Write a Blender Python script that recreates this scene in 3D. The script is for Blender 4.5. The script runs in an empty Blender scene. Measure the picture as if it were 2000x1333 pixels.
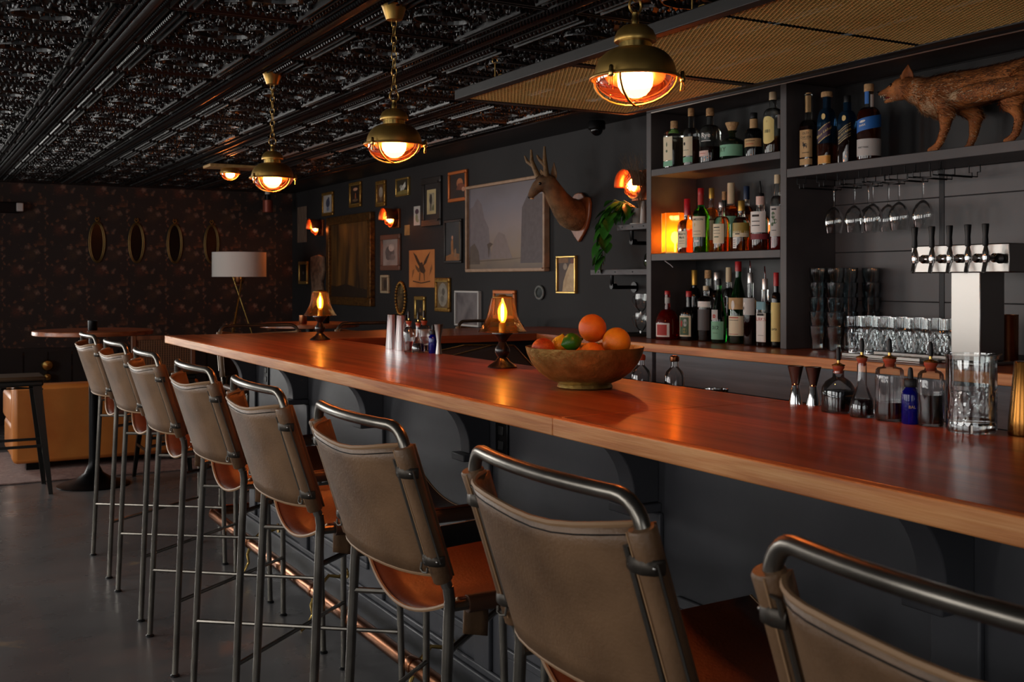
import bpy, math, random
from mathutils import Vector, Matrix
R = math.radians
sc = bpy.context.scene
COL = sc.collection
# ---------------------------------------------------------------- camera
cam = bpy.data.cameras.new('camera'); camo = bpy.data.objects.new('camera', cam); COL.objects.link(camo)
camo.location = (0, 0, 1.37); camo.rotation_euler = (R(90), 0, R(-29.2))
cam.sensor_width = 36.0; cam.lens = 36.0 * 2130 / 2000; cam.shift_y = -(666.5 - 547) / 2000
cam.clip_start = 0.02
cam.dof.use_dof = True; cam.dof.focus_distance = 3.0; cam.dof.aperture_fstop = 11.0
sc.camera = camo
# ---------------------------------------------------------------- world, daylight, exposure
W = bpy.data.worlds.new('sky'); sc.world = W; W.use_nodes = True
W.node_tree.nodes['Background'].inputs[0].default_value = (.75, .84, 1, 1)
W.node_tree.nodes['Background'].inputs[1].default_value = 0.6
WINDOWS = [(-0.75, 1.15), (1.75, 3.65), (4.25, 6.15), (6.75, 8.65)]      # along the left wall, y ranges
WALL_L = -2.45
for i, (y0, y1) in enumerate(WINDOWS):
    L = bpy.data.lights.new('window_daylight', 'AREA'); L.shape = 'RECTANGLE'
    L.size = y1 - y0 - .1; L.size_y = 1.2; L.energy = (34, 40, 66, 84)[i]; L.color = (1, .94, .89)
    lo = bpy.data.objects.new('window_daylight', L); COL.objects.link(lo)
    lo.location = (WALL_L - .12, (y0 + y1) / 2, 1.45); lo.rotation_euler = (R(90), 0, R(-90))
L = bpy.data.lights.new('window_daylight', 'AREA'); L.shape = 'RECTANGLE'; L.size = 2.3; L.size_y = 1.2; L.energy = 14; L.color = (1, .95, .91)  # weak fill lamp, added behind the camera at the front wall
lo = bpy.data.objects.new('window_daylight', L); COL.objects.link(lo); lo.location = (-.6, -2.34, 1.45); lo.rotation_euler = (R(90), 0, 0)
L = bpy.data.lights.new('window_daylight', 'AREA'); L.shape = 'RECTANGLE'; L.size = 2.0; L.size_y = 1.25; L.energy = 130; L.color = (1, .93, .87)
lo = bpy.data.objects.new('window_daylight', L); COL.objects.link(lo); lo.location = (-1.25, 11.44, 1.43); lo.rotation_euler = (R(90), 0, R(180))
sc.view_settings.view_transform = 'Standard'; sc.view_settings.look = 'None'
sc.view_settings.exposure = 0.0; sc.view_settings.gamma = 1.0; sc.view_settings.use_curve_mapping = False
sc.cycles.sample_clamp_indirect = 6.0
sc.cycles.max_bounces = 12; sc.cycles.transparent_max_bounces = 24
# ---------------------------------------------------------------- helpers
def lin(c):
    return tuple(((x / 255) / 12.92 if x / 255 <= .04045 else ((x / 255 + .055) / 1.055) ** 2.4) for x in c) + (1,)
MATS = {}
def mat(name, rgb=(128, 128, 128), rough=.5, metal=0, trans=0, emit=None, es=0, var=0, vscale=8, bump=0, bscale=60, stretch=(1, 1, 1), rgb2=None, coat=0, spec=.5, ior=1.45, sub=0, detail=4, obj=True):
    """principled material; rgb are display values; optional noise between rgb and rgb2, optional fine relief"""
    if name in MATS: return MATS[name]
    m = bpy.data.materials.new(name); m.use_nodes = True; MATS[name] = m
    nt = m.node_tree; b = nt.nodes['Principled BSDF']; I = b.inputs
    I['Base Color'].default_value = lin(rgb); I['Roughness'].default_value = rough; I['Metallic'].default_value = metal
    I['Transmission Weight'].default_value = trans; I['IOR'].default_value = ior; I['Specular IOR Level'].default_value = spec
    I['Coat Weight'].default_value = coat; I['Coat Roughness'].default_value = .12
    if sub: I['Subsurface Weight'].default_value = sub; I['Subsurface Radius'].default_value = (.02, .008, .003)
    if emit: I['Emission Color'].default_value = lin(emit); I['Emission Strength'].default_value = es
    if rgb2 or bump:
        tc = nt.nodes.new('ShaderNodeTexCoord'); mp = nt.nodes.new('ShaderNodeMapping'); mp.inputs['Scale'].default_value = stretch
        nt.links.new(tc.outputs['Object' if obj else 'Generated'], mp.inputs[0])
    if rgb2:
        n = nt.nodes.new('ShaderNodeTexNoise'); n.inputs['Scale'].default_value = vscale; n.inputs['Detail'].default_value = detail
        r = nt.nodes.new('ShaderNodeValToRGB'); r.color_ramp.elements[0].color = lin(rgb); r.color_ramp.elements[1].color = lin(rgb2)
        r.color_ramp.elements[0].position = .35; r.color_ramp.elements[1].position = .68
        nt.links.new(mp.outputs[0], n.inputs[0]); nt.links.new(n.outputs[0], r.inputs[0]); nt.links.new(r.outputs[0], I['Base Color'])
    if bump:
        n2 = nt.nodes.new('ShaderNodeTexNoise'); n2.inputs['Scale'].default_value = bscale; n2.inputs['Detail'].default_value = 3
        bp = nt.nodes.new('ShaderNodeBump'); bp.inputs['Strength'].default_value = bump; bp.inputs['Distance'].default_value = .01
        nt.links.new(mp.outputs[0], n2.inputs[0]); nt.links.new(n2.outputs[0], bp.inputs['Height']); nt.links.new(bp.outputs[0], I['Normal'])
    return m
def thin_glass(name, rgb=(255, 255, 255), refl=.06, glow=0, glow_rgb=None, rough=.02):
    """thin clear or tinted glass: transparent with a Fresnel reflection, optionally a little translucent"""
    if name in MATS: return MATS[name]
    m = bpy.data.materials.new(name); m.use_nodes = True; MATS[name] = m; nt = m.node_tree
    for n in list(nt.nodes): nt.nodes.remove(n)
    o = nt.nodes.new('ShaderNodeOutputMaterial'); t = nt.nodes.new('ShaderNodeBsdfTransparent'); t.inputs[0].default_value = lin(rgb)
    g = nt.nodes.new('ShaderNodeBsdfGlossy'); g.inputs['Roughness'].default_value = rough
    lw = nt.nodes.new('ShaderNodeLayerWeight'); lw.inputs[0].default_value = .25
    mr = nt.nodes.new('ShaderNodeMapRange'); mr.inputs['To Min'].default_value = refl; mr.inputs['To Max'].default_value = .9
    mx = nt.nodes.new('ShaderNodeMixShader'); nt.links.new(lw.outputs['Fresnel'], mr.inputs[0]); nt.links.new(mr.outputs[0], mx.inputs[0])
    src = t.outputs[0]
    if glow:
        tl = nt.nodes.new('ShaderNodeBsdfTranslucent'); tl.inputs[0].default_value = lin(glow_rgb or rgb)
        m2 = nt.nodes.new('ShaderNodeMixShader'); m2.inputs[0].default_value = glow
        nt.links.new(t.outputs[0], m2.inputs[1]); nt.links.new(tl.outputs[0], m2.inputs[2]); src = m2.outputs[0]
    nt.links.new(src, mx.inputs[1]); nt.links.new(g.outputs[0], mx.inputs[2]); nt.links.new(mx.outputs[0], o.inputs[0])
    return m
def tag(o, label=None, cat=None, group=None, kind=None):
    if label: o['label'] = label
    if cat: o['category'] = cat
    if group: o['group'] = group
    if kind: o['kind'] = kind
    return o
def thing(name, label, cat, loc=(0, 0, 0), rz=0, group=None):
    o = bpy.data.objects.new(name, None); COL.objects.link(o); o.empty_display_size = .05
    o.location = loc; o.rotation_euler = (0, 0, rz)
    return tag(o, label, cat, group)
def dup(root, loc=None, rz=None, label=None, group=None, parent=None):
    r = root.copy(); COL.objects.link(r)
    if parent: r.parent = parent
    if loc is not None: r.location = loc
    if rz is not None: r.rotation_euler = (0, 0, rz)
    if label: r['label'] = label
    if group: r['group'] = group
    for ch in list(root.children): dup(ch, parent=r)
    return r
class MB:
    """collects vertices and faces, then links them as one mesh object"""
    def __init__(s): s.v = []; s.f = []; s.m = []; s.cur = 0
    def add(s, vs, fs):
        n = len(s.v); s.v += [tuple(p) for p in vs]; s.f += [tuple(i + n for i in f) for f in fs]; s.m += [s.cur] * len(fs); return s
    def box(s, x0, x1, y0, y1, z0, z1):
        return s.add([(x0, y0, z0), (x1, y0, z0), (x1, y1, z0), (x0, y1, z0), (x0, y0, z1), (x1, y0, z1), (x1, y1, z1), (x0, y1, z1)],
                     [(0, 3, 2, 1), (4, 5, 6, 7), (0, 1, 5, 4), (1, 2, 6, 5), (2, 3, 7, 6), (3, 0, 4, 7)])
    def obox(s, c, sx, sy, sz, M=None):
        vs = [Vector((x * sx / 2, y * sy / 2, z * sz / 2)) for z in (-1, 1) for x, y in ((-1, -1), (1, -1), (1, 1), (-1, 1))]
        if M: vs = [M @ v for v in vs]
        return s.add([v + Vector(c) for v in vs], [(0, 3, 2, 1), (4, 5, 6, 7), (0, 1, 5, 4), (1, 2, 6, 5), (2, 3, 7, 6), (3, 0, 4, 7)])
    def lathe(s, prof, seg=24, c=(0, 0, 0), sq=0, ax='z', sx=1, sy=1, a0=0, a1=None, matz=None):
        """revolve (r, z) pairs; sq > 0 squares the section off; matz(z) gives the material slot"""
        full = a1 is None; n = seg if full else seg + 1; a1 = a0 + 2 * math.pi if full else a1; vs = []; fs = []
        for r, z in prof:
            for k in range(n):
                a = a0 + (a1 - a0) * k / seg; ca, sa = math.cos(a), math.sin(a); q = r
                if sq: q = r / (abs(ca) ** sq + abs(sa) ** sq) ** (1 / sq)
                x, y = q * ca * sx, q * sa * sy
                p = (x, y, z) if ax == 'z' else ((z, x, y) if ax == 'x' else (x, z, -y))
                vs.append((p[0] + c[0], p[1] + c[1], p[2] + c[2]))
        for i in range(len(prof) - 1):
            for k in range(seg):
                k2 = (k + 1) % n; fs.append((i * n + k, i * n + k2, (i + 1) * n + k2, (i + 1) * n + k))
        b = len(s.m); s.add(vs, fs)
        if matz:
            for i in range(len(prof) - 1):
                for k in range(seg): s.m[b + i * seg + k] = matz((prof[i][1] + prof[i + 1][1]) / 2)
        if full:
            base = len(s.v) - len(vs)
            for i, flip in ((0, True), (len(prof) - 1, False)):
                if prof[i][0] > 1e-5:
                    f = [base + i * n + k for k in range(seg)]; s.f.append(tuple(f[::-1] if flip else f)); s.m.append(matz(prof[i][1]) if matz else s.cur)
        return s
    def tube(s, pts, r, seg=8, closed=False, cap=True, flat=None):
        P = [Vector(p) for p in pts]; n = len(P); vs = []; fs = []; up = None
        for i in range(n):
            if closed: t = P[(i + 1) % n] - P[i - 1]
            else: t = P[min(i + 1, n - 1)] - P[max(i - 1, 0)]
            t = t.normalized() if t.length > 1e-9 else Vector((0, 0, 1))
            if up is None: up = Vector((0, 0, 1)) if abs(t.z) < .9 else Vector((1, 0, 0))
            sd = t.cross(up); sd = sd.normalized() if sd.length > 1e-6 else t.orthogonal().normalized(); up = sd.cross(t).normalized()
            ri = r[i] if isinstance(r, (list, tuple)) else r
            rb = ri * flat if flat else ri
            for k in range(seg):
                a = 2 * math.pi * k / seg; vs.append(P[i] + sd * math.cos(a) * ri + up * math.sin(a) * rb)
        m = n if closed else n - 1
        for i in range(m):
            j = (i + 1) % n
            for k in range(seg): fs.append((i * seg + k, i * seg + (k + 1) % seg, j * seg + (k + 1) % seg, j * seg + k))
        if cap and not closed: fs += [tuple(range(seg))[::-1], tuple((n - 1) * seg + k for k in range(seg))]
        return s.add(vs, fs)
    def prism(s, poly, h0, h1, ax='z'):
        """extrude a 2-D outline; ax z: (x,y), ax x: (y,z), ax y: (x,z)"""
        def P(p, h): return (p[0], p[1], h) if ax == 'z' else ((h, p[0], p[1]) if ax == 'x' else (p[0], h, p[1]))
        n = len(poly); vs = [P(p, h0) for p in poly] + [P(p, h1) for p in poly]
        fs = [tuple(range(n))[::-1], tuple(range(n, 2 * n))] + [(i, (i + 1) % n, n + (i + 1) % n, n + i) for i in range(n)]
        return s.add(vs, fs)
    def grid(s, fn, nu, nv):
        vs = [fn(i / nu, j / nv) for i in range(nu + 1) for j in range(nv + 1)]
        return s.add(vs, [(i * (nv + 1) + j, (i + 1) * (nv + 1) + j, (i + 1) * (nv + 1) + j + 1, i * (nv + 1) + j + 1) for i in range(nu) for j in range(nv)])
    def ball(s, c, r, su=10, sv=6, sx=1, sy=1, sz=1):
        return s.lathe([(max(r * math.sin(math.pi * i / sv), 1e-6), -r * sz * math.cos(math.pi * i / sv)) for i in range(sv + 1)], su, c, sx=sx, sy=sy)
    def xf(s, M):
        s.v = [tuple(M @ Vector(p)) for p in s.v]; return s
    def build(s, name, m, parent=None, smooth=True, bevel=0, loc=None, sharp=38, solid=0, sub=0, segs=2, rot=None):
        me = bpy.data.meshes.new(name); me.from_pydata(s.v, [], s.f)
        ms = m if isinstance(m, (list, tuple)) else [m]
        for x in ms: me.materials.append(x)
        if len(ms) > 1: me.polygons.foreach_set('material_index', s.m)
        if smooth:
            me.polygons.foreach_set('use_smooth', [True] * len(me.polygons)); me.set_sharp_from_angle(angle=R(sharp))
        me.update(); o = bpy.data.objects.new(name, me); COL.objects.link(o)
        if parent: o.parent = parent
        if loc is not None: o.location = loc
        if rot is not None: o.rotation_euler = rot
        if solid: d = o.modifiers.new('thickness', 'SOLIDIFY'); d.thickness = solid; d.offset = 0
        if sub: d = o.modifiers.new('smooth', 'SUBSURF'); d.levels = sub; d.render_levels = sub
        if bevel:
            d = o.modifiers.new('edge', 'BEVEL'); d.width = bevel; d.segments = segs; d.limit_method = 'ANGLE'; d.angle_limit = R(40)
        return o
def bx(name, m, x0, x1, y0, y1, z0, z1, parent=None, bevel=0): return MB().box(x0, x1, y0, y1, z0, z1).build(name, m, parent, smooth=bool(bevel), bevel=bevel)
def struct(o, label=None): o['kind'] = 'structure'; return tag(o, label)
TXT = {}
def text_mesh(s, size=1.0, spacing=1.0, bold=0):
    k = (s, spacing, bold)
    if k not in TXT:
        cu = bpy.data.curves.new('t', 'FONT'); cu.body = s; cu.size = 1; cu.align_x = 'CENTER'; cu.align_y = 'CENTER'; cu.resolution_u = 2; cu.space_character = spacing; cu.offset = bold
        ob = bpy.data.objects.new('t', cu); COL.objects.link(ob); dg = bpy.context.evaluated_depsgraph_get()
        me = ob.evaluated_get(dg).to_mesh(); TXT[k] = ([tuple(v.co) for v in me.vertices], [tuple(p.vertices) for p in me.polygons])
        ob.evaluated_get(dg).to_mesh_clear(); bpy.data.objects.remove(ob); bpy.data.curves.remove(cu)
    v, f = TXT[k]
    return [(x * size, y * size) for x, y, z in v], f
# ---------------------------------------------------------------- materials in common use
def wood_mat(name, c1, c2, c3, axis='y', rough=.3, scale=1.0, coat=.0, plank=0):
    m = bpy.data.materials.new(name); m.use_nodes = True; MATS[name] = m; nt = m.node_tree; b = nt.nodes['Principled BSDF']
    tc = nt.nodes.new('ShaderNodeTexCoord'); mp = nt.nodes.new('ShaderNodeMapping')
    st = {'x': (1.2, 26, 26), 'y': (26, 1.2, 26), 'z': (26, 26, 1.2)}[axis]; mp.inputs['Scale'].default_value = tuple(a * scale for a in st)
    n = nt.nodes.new('ShaderNodeTexNoise'); n.inputs['Scale'].default_value = 1.0; n.inputs['Detail'].default_value = 6; n.inputs['Distortion'].default_value = .35
    r = nt.nodes.new('ShaderNodeValToRGB'); e = r.color_ramp.elements; e[0].position = .3; e[0].color = lin(c1); e[1].position = .72; e[1].color = lin(c3)
    q = e.new(.5); q.color = lin(c2)
    nt.links.new(tc.outputs['Object'], mp.inputs[0]); nt.links.new(mp.outputs[0], n.inputs[0]); nt.links.new(n.outputs[0], r.inputs[0])
    out = r.outputs[0]
    n3 = nt.nodes.new('ShaderNodeTexNoise'); n3.inputs['Scale'].default_value = 5.0; n3.inputs['Detail'].default_value = 2; nt.links.new(mp.outputs[0], n3.inputs[0])
    if plank:      # strips glued side by side, each a shade of its own
        sx = nt.nodes.new('ShaderNodeSeparateXYZ'); nt.links.new(tc.outputs['Object'], sx.inputs[0])
        mm = nt.nodes.new('ShaderNodeMath'); mm.operation = 'MULTIPLY'; mm.inputs[1].default_value = 1 / plank; nt.links.new(sx.outputs['X' if axis == 'y' else 'Y'], mm.inputs[0])
        fl = nt.nodes.new('ShaderNodeMath'); fl.operation = 'FLOOR'; nt.links.new(mm.outputs[0], fl.inputs[0])
        wn = nt.nodes.new('ShaderNodeTexWhiteNoise'); wn.noise_dimensions = '1D'; nt.links.new(fl.outputs[0], wn.inputs['W'])
        mr = nt.nodes.new('ShaderNodeMapRange'); mr.inputs['To Min'].default_value = .72; mr.inputs['To Max'].default_value = 1.15; nt.links.new(wn.outputs[0], mr.inputs[0])
        hs = nt.nodes.new('ShaderNodeHueSaturation'); nt.links.new(mr.outputs[0], hs.inputs['Value']); nt.links.new(out, hs.inputs['Color']); out = hs.outputs[0]
    nt.links.new(out, b.inputs['Base Color']); b.inputs['Roughness'].default_value = rough
    b.inputs['Coat Weight'].default_value = coat; b.inputs['Coat Roughness'].default_value = .16
    bp = nt.nodes.new('ShaderNodeBump'); bp.inputs['Strength'].default_value = .12; bp.inputs['Distance'].default_value = .004
    nt.links.new(n3.outputs[0], bp.inputs['Height']); nt.links.new(bp.outputs[0], b.inputs['Normal'])
    return m
M_BAR = wood_mat('bar_wood', (122, 54, 20), (164, 80, 34), (192, 108, 54), 'y', .33, 1.0, .18, plank=.042)
M_BARX = wood_mat('bar_wood_cross', (122, 54, 20), (164, 80, 34), (192, 108, 54), 'x', .33, 1.0, .18, plank=.042)
M_EDGE = wood_mat('bar_edge_wood', (188, 108, 56), (222, 146, 86), (242, 176, 114), 'y', .45, 2.2)
M_EDGEX = wood_mat('bar_edge_wood_cross', (188, 108, 56), (222, 146, 86), (242, 176, 114), 'x', .45, 2.2)
M_CHAR = mat('charcoal_paint', (44, 43, 46), .55, rgb2=(56, 54, 57), vscale=2.2, bump=.06, bscale=40)
M_BLACK = mat('black_paint', (24, 23, 24), .5, rgb2=(30, 29, 30), vscale=3)
M_SHELF = mat('shelf_paint', (66, 62, 63), .5, rgb2=(82, 77, 77), vscale=4, bump=.05, bscale=50)
M_BLKMET = mat('black_metal', (16, 16, 18), .35, .6)
M_BRASS = mat('aged_brass', (196, 158, 88), .38, .88, rgb2=(150, 116, 60), vscale=9, stretch=(1, 1, .5))
M_BRASSB = mat('bright_brass', (214, 178, 104), .22, 1)
M_COPPER = mat('copper_pipe', (190, 126, 86), .28, 1, rgb2=(150, 96, 64), vscale=14)
M_STEEL = mat('brushed_steel', (158, 155, 151), .33, 1)
M_CHROME = mat('polished_steel', (214, 214, 214), .1, 1)
M_GUN = mat('gunmetal_tube', (132, 126, 118), .3, .9, rgb2=(104, 99, 92), vscale=12)
M_LEATH = mat('taupe_leather', (120, 90, 64), .46, rgb2=(90, 65, 44), vscale=7, bump=.12, bscale=180, detail=6)
M_LEATHD = mat('tan_leather', (112, 52, 26), .38, rgb2=(84, 36, 18), vscale=6, bump=.1, bscale=160)
M_HEM = mat('leather_edge', (150, 116, 84), .55)
M_GLASS = thin_glass('clear_glass', (250, 252, 252), .08)
M_CORK = mat('cork', (196, 158, 112), .8, rgb2=(160, 120, 80), vscale=120)
M_RUB = mat('black_rubber', (14, 14, 15), .45)
M_WHITE = mat('white_paint', (215, 210, 202), .5)
# ================================================================ the room
XW, YB, ZC, YF = 3.63, 11.3, 2.29, -2.2
M_FLOOR = mat('polished_concrete', (84, 83, 84), .22, rgb2=(106, 104, 104), vscale=1.1, bump=.03, bscale=9, detail=8)
nt = M_FLOOR.node_tree; b = nt.nodes['Principled BSDF']          # worn pale patches and a broken-up polish
old = b.inputs['Base Color'].links[0].from_socket; tcf = nt.nodes.new('ShaderNodeTexCoord')
nz = nt.nodes.new('ShaderNodeTexNoise'); nz.inputs['Scale'].default_value = 2.6; nz.inputs['Detail'].default_value = 7; nz.inputs['Distortion'].default_value = .8
rp = nt.nodes.new('ShaderNodeValToRGB'); rp.color_ramp.elements[0].position = .665; rp.color_ramp.elements[1].position = .72; rp.color_ramp.elements[1].color = (.8, .8, .8, 1)
mx = nt.nodes.new('ShaderNodeMix'); mx.data_type = 'RGBA'; mx.inputs['B'].default_value = lin((140, 122, 98))
nt.links.new(tcf.outputs['Object'], nz.inputs[0]); nt.links.new(nz.outputs[0], rp.inputs[0]); nt.links.new(rp.outputs[0], mx.inputs['Factor'])
nt.links.new(old, mx.inputs['A']); nt.links.new(mx.outputs['Result'], b.inputs['Base Color'])
nz2 = nt.nodes.new('ShaderNodeTexNoise'); nz2.inputs['Scale'].default_value = 3.5; nz2.inputs['Detail'].default_value = 8
mr2 = nt.nodes.new('ShaderNodeMapRange'); mr2.inputs['To Min'].default_value = .16; mr2.inputs['To Max'].default_value = .42
nt.links.new(tcf.outputs['Object'], nz2.inputs[0]); nt.links.new(nz2.outputs[0], mr2.inputs[0]); nt.links.new(mr2.outputs[0], b.inputs['Roughness'])
struct(bx('floor', M_FLOOR, WALL_L - .2, XW + .15, YF - .15, YB + .15, -.1, 0), 'dark polished concrete floor with worn pale patches')
M_WALLR = mat('charcoal_wall', (25, 24, 25), .75, rgb2=(35, 34, 35), vscale=1.6, bump=.05, bscale=30, detail=7)
struct(bx('wall_right', M_WALLR, XW, XW + .15, YF - .15, YB + .15, 0, ZC), 'charcoal painted wall hung with framed pictures')
wf = thing('wall_front', None, None); struct(wf)
mb = MB(); mb.box(WALL_L, XW, YF - .15, YF, 0, .8); mb.box(WALL_L, XW, YF - .15, YF, 2.1, ZC); mb.box(WALL_L, -1.85, YF - .15, YF, .8, 2.1); mb.box(.65, XW, YF - .15, YF, .8, 2.1); mb.build('wall_panel', M_BLACK, wf, smooth=False)
w = thing('window_5', None, None); struct(w); mb = MB()  # unseen front-wall window, added to carry the fill light
for a in ((-1.85, .65, .8, .85), (-1.85, .65, 2.05, 2.1), (-1.85, -1.8, .85, 2.05), (-.625, -.575, .85, 2.05), (.6, .65, .85, 2.05)): mb.box(a[0], a[1], YF - .08, YF - .02, a[2], a[3])
mb.build('window_frame', M_BLACK, w, smooth=False)
for a, b_ in ((-1.8, -.625), (-.575, .6)): bx('pane', M_GLASS, a, b_, YF - .055, YF - .05, .85, 2.05, w)
# left wall with window openings
wl = thing('wall_left', None, None); struct(wl)
ys = [YF] + [y for w in WINDOWS for y in w] + [YB]
mb = MB(); mb.box(WALL_L - .2, WALL_L, YF, YB, 0, .8); mb.box(WALL_L - .2, WALL_L, YF, YB, 2.1, ZC)
for i in range(0, len(ys), 2): mb.box(WALL_L - .2, WALL_L, ys[i], ys[i + 1], .8, 2.1)
mb.build('wall_panel', M_BLACK, wl, smooth=False)
for i, (y0, y1) in enumerate(WINDOWS):
    w = thing('window_%d' % (i + 1), None, None); struct(w)
    mb = MB(); F = .05
    mb.box(WALL_L - .08, WALL_L - .02, y0, y1, .8, .8 + F); mb.box(WALL_L - .08, WALL_L - .02, y0, y1, 2.1 - F, 2.1)
    for y in (y0, (y0 + y1) / 2 - F / 2, y1 - F): mb.box(WALL_L - .08, WALL_L - .02, y, y + F, .8 + F, 2.1 - F)
    mb.build('window_frame', M_BLACK, w, smooth=False)
    for q in range(2):
        ya = y0 + F if q == 0 else (y0 + y1) / 2 + F / 2; yb = (y0 + y1) / 2 - F / 2 if q == 0 else y1 - F
        bx('pane', M_GLASS, WALL_L - .055, WALL_L - .05, ya, yb, .8 + F, 2.1 - F, w)
# wallpapered wall: dark floral paper over black wainscot
def wallpaper():
    m = bpy.data.materials.new('floral_wallpaper'); m.use_nodes = True; n = m.node_tree; b = n.nodes['Principled BSDF']
    tc = n.nodes.new('ShaderNodeTexCoord')
    sep = n.nodes.new('ShaderNodeSeparateXYZ'); n.links.new(tc.outputs['Object'], sep.inputs[0])
    def M(op, a, bb=None):
        k = n.nodes.new('ShaderNodeMath'); k.operation = op
        for i, q in enumerate((a, bb)):
            if q is None: continue
            if isinstance(q, (int, float)): k.inputs[i].default_value = q
            else: n.links.new(q, k.inputs[i])
        return k.outputs[0]
    px = M('PINGPONG', M('ADD', sep.outputs['X'], 10.0), .1875 * 2); px = M('MODULO', M('ADD', sep.outputs['X'], 10.05), .375); pz = M('MODULO', M('ADD', sep.outputs['Z'], 10.0), .39)
    cmb = n.nodes.new('ShaderNodeCombineXYZ'); n.links.new(px, cmb.inputs[0]); n.links.new(pz, cmb.inputs[1])
    def blob(sc_, seed, lo, hi, rnd=1.0):
        v = n.nodes.new('ShaderNodeTexVoronoi'); v.inputs['Scale'].default_value = sc_; v.inputs['Randomness'].default_value = rnd
        ad = n.nodes.new('ShaderNodeVectorMath'); ad.operation = 'ADD'; ad.inputs[1].default_value = (seed, seed * .7, 0)
        n.links.new(cmb.outputs[0], ad.inputs[0])
        nz = n.nodes.new('ShaderNodeTexNoise'); nz.inputs['Scale'].default_value = sc_ * 2.4; n.links.new(ad.outputs[0], nz.inputs[0])
        mxv = n.nodes.new('ShaderNodeMix'); mxv.data_type = 'VECTOR'; mxv.inputs['Factor'].default_value = .045
        n.links.new(ad.outputs[0], mxv.inputs[4]); n.links.new(nz.outputs['Color'], mxv.inputs[5]); n.links.new(mxv.outputs[1], v.inputs['Vector'])
        r = n.nodes.new('ShaderNodeMapRange'); r.inputs['From Min'].default_value = hi; r.inputs['From Max'].default_value = lo; n.links.new(v.outputs['Distance'], r.inputs[0])
        return r.outputs[0], v.outputs['Color']
    base = n.nodes.new('ShaderNodeRGB'); base.outputs[0].default_value = lin((38, 31, 30)); cur = base.outputs[0]
    for sc_, seed, lo, hi, col, amt in ((6.5, 3.1, .05, .52, (92, 62, 36), .85), (5, 1.3, .12, .46, (128, 66, 44), .85), (13, 7.7, .12, .40, (158, 122, 104), .85), (20, 4.4, .1, .36, (150, 92, 60), .8)):
        f, c = blob(sc_, seed, lo, hi); sp = n.nodes.new('ShaderNodeSeparateColor'); n.links.new(c, sp.inputs[0])
        gate = M('GREATER_THAN', sp.outputs[0], .5); fac = M('MULTIPLY', M('MULTIPLY', f, gate), amt)
        nz = n.nodes.new('ShaderNodeTexNoise'); nz.inputs['Scale'].default_value = 55; n.links.new(cmb.outputs[0], nz.inputs[0]); fac = M('MULTIPLY', fac, M('ADD', M('MULTIPLY', nz.outputs[0], 1.7), -.25))
        mx = n.nodes.new('ShaderNodeMix'); mx.data_type = 'RGBA'; n.links.new(fac, mx.inputs['Factor']); n.links.new(cur, mx.inputs['A']); mx.inputs['B'].default_value = lin(col); cur = mx.outputs['Result']
    n.links.new(cur, b.inputs['Base Color']); b.inputs['Roughness'].default_value = .6
    return m
wb = thing('wall_back', 'dark wallpaper printed with muted flowers and foliage', None); struct(wb)
mb = MB(); mb.box(-.2, XW, YB, YB + .15, 0, ZC); mb.box(WALL_L - .2, -2.3, YB, YB + .15, 0, ZC); mb.box(-2.3, -.2, YB, YB + .15, 0, .76); mb.box(-2.3, -.2, YB, YB + .15, 2.1, ZC); mb.build('wall_panel', wallpaper(), wb, smooth=False)
w = thing('window_6', None, None); struct(w); mb = MB()
for a in ((-2.3, -.2, .76, .80), (-2.3, -.2, 2.06, 2.1), (-2.3, -2.26, .80, 2.06), (-1.27, -1.23, .80, 2.06), (-.24, -.2, .80, 2.06)): mb.box(a[0], a[1], YB + .03, YB + .09, a[2], a[3])
mb.build('window_frame', M_BLACK, w, smooth=False)
for a, b_ in ((-2.26, -1.27), (-1.23, -.24)): bx('pane', M_GLASS, a, b_, YB + .055, YB + .06, .80, 2.06, w)
tr = thing('trim_1', 'black panelled wainscot under the floral wallpaper', None); struct(tr)
bx('cap_rail', M_BLACK, WALL_L, XW, YB - .03, YB, .68, .72, tr)
x = WALL_L + .02
while x < XW - .1:
    bx('panel', M_BLACK, x, x + .2, YB - .016, YB, 0, .68, tr); x += .215
struct(bx('baseboard_right', M_BLACK, XW - .02, XW, 5.0, YB, 0, .12))
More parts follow.
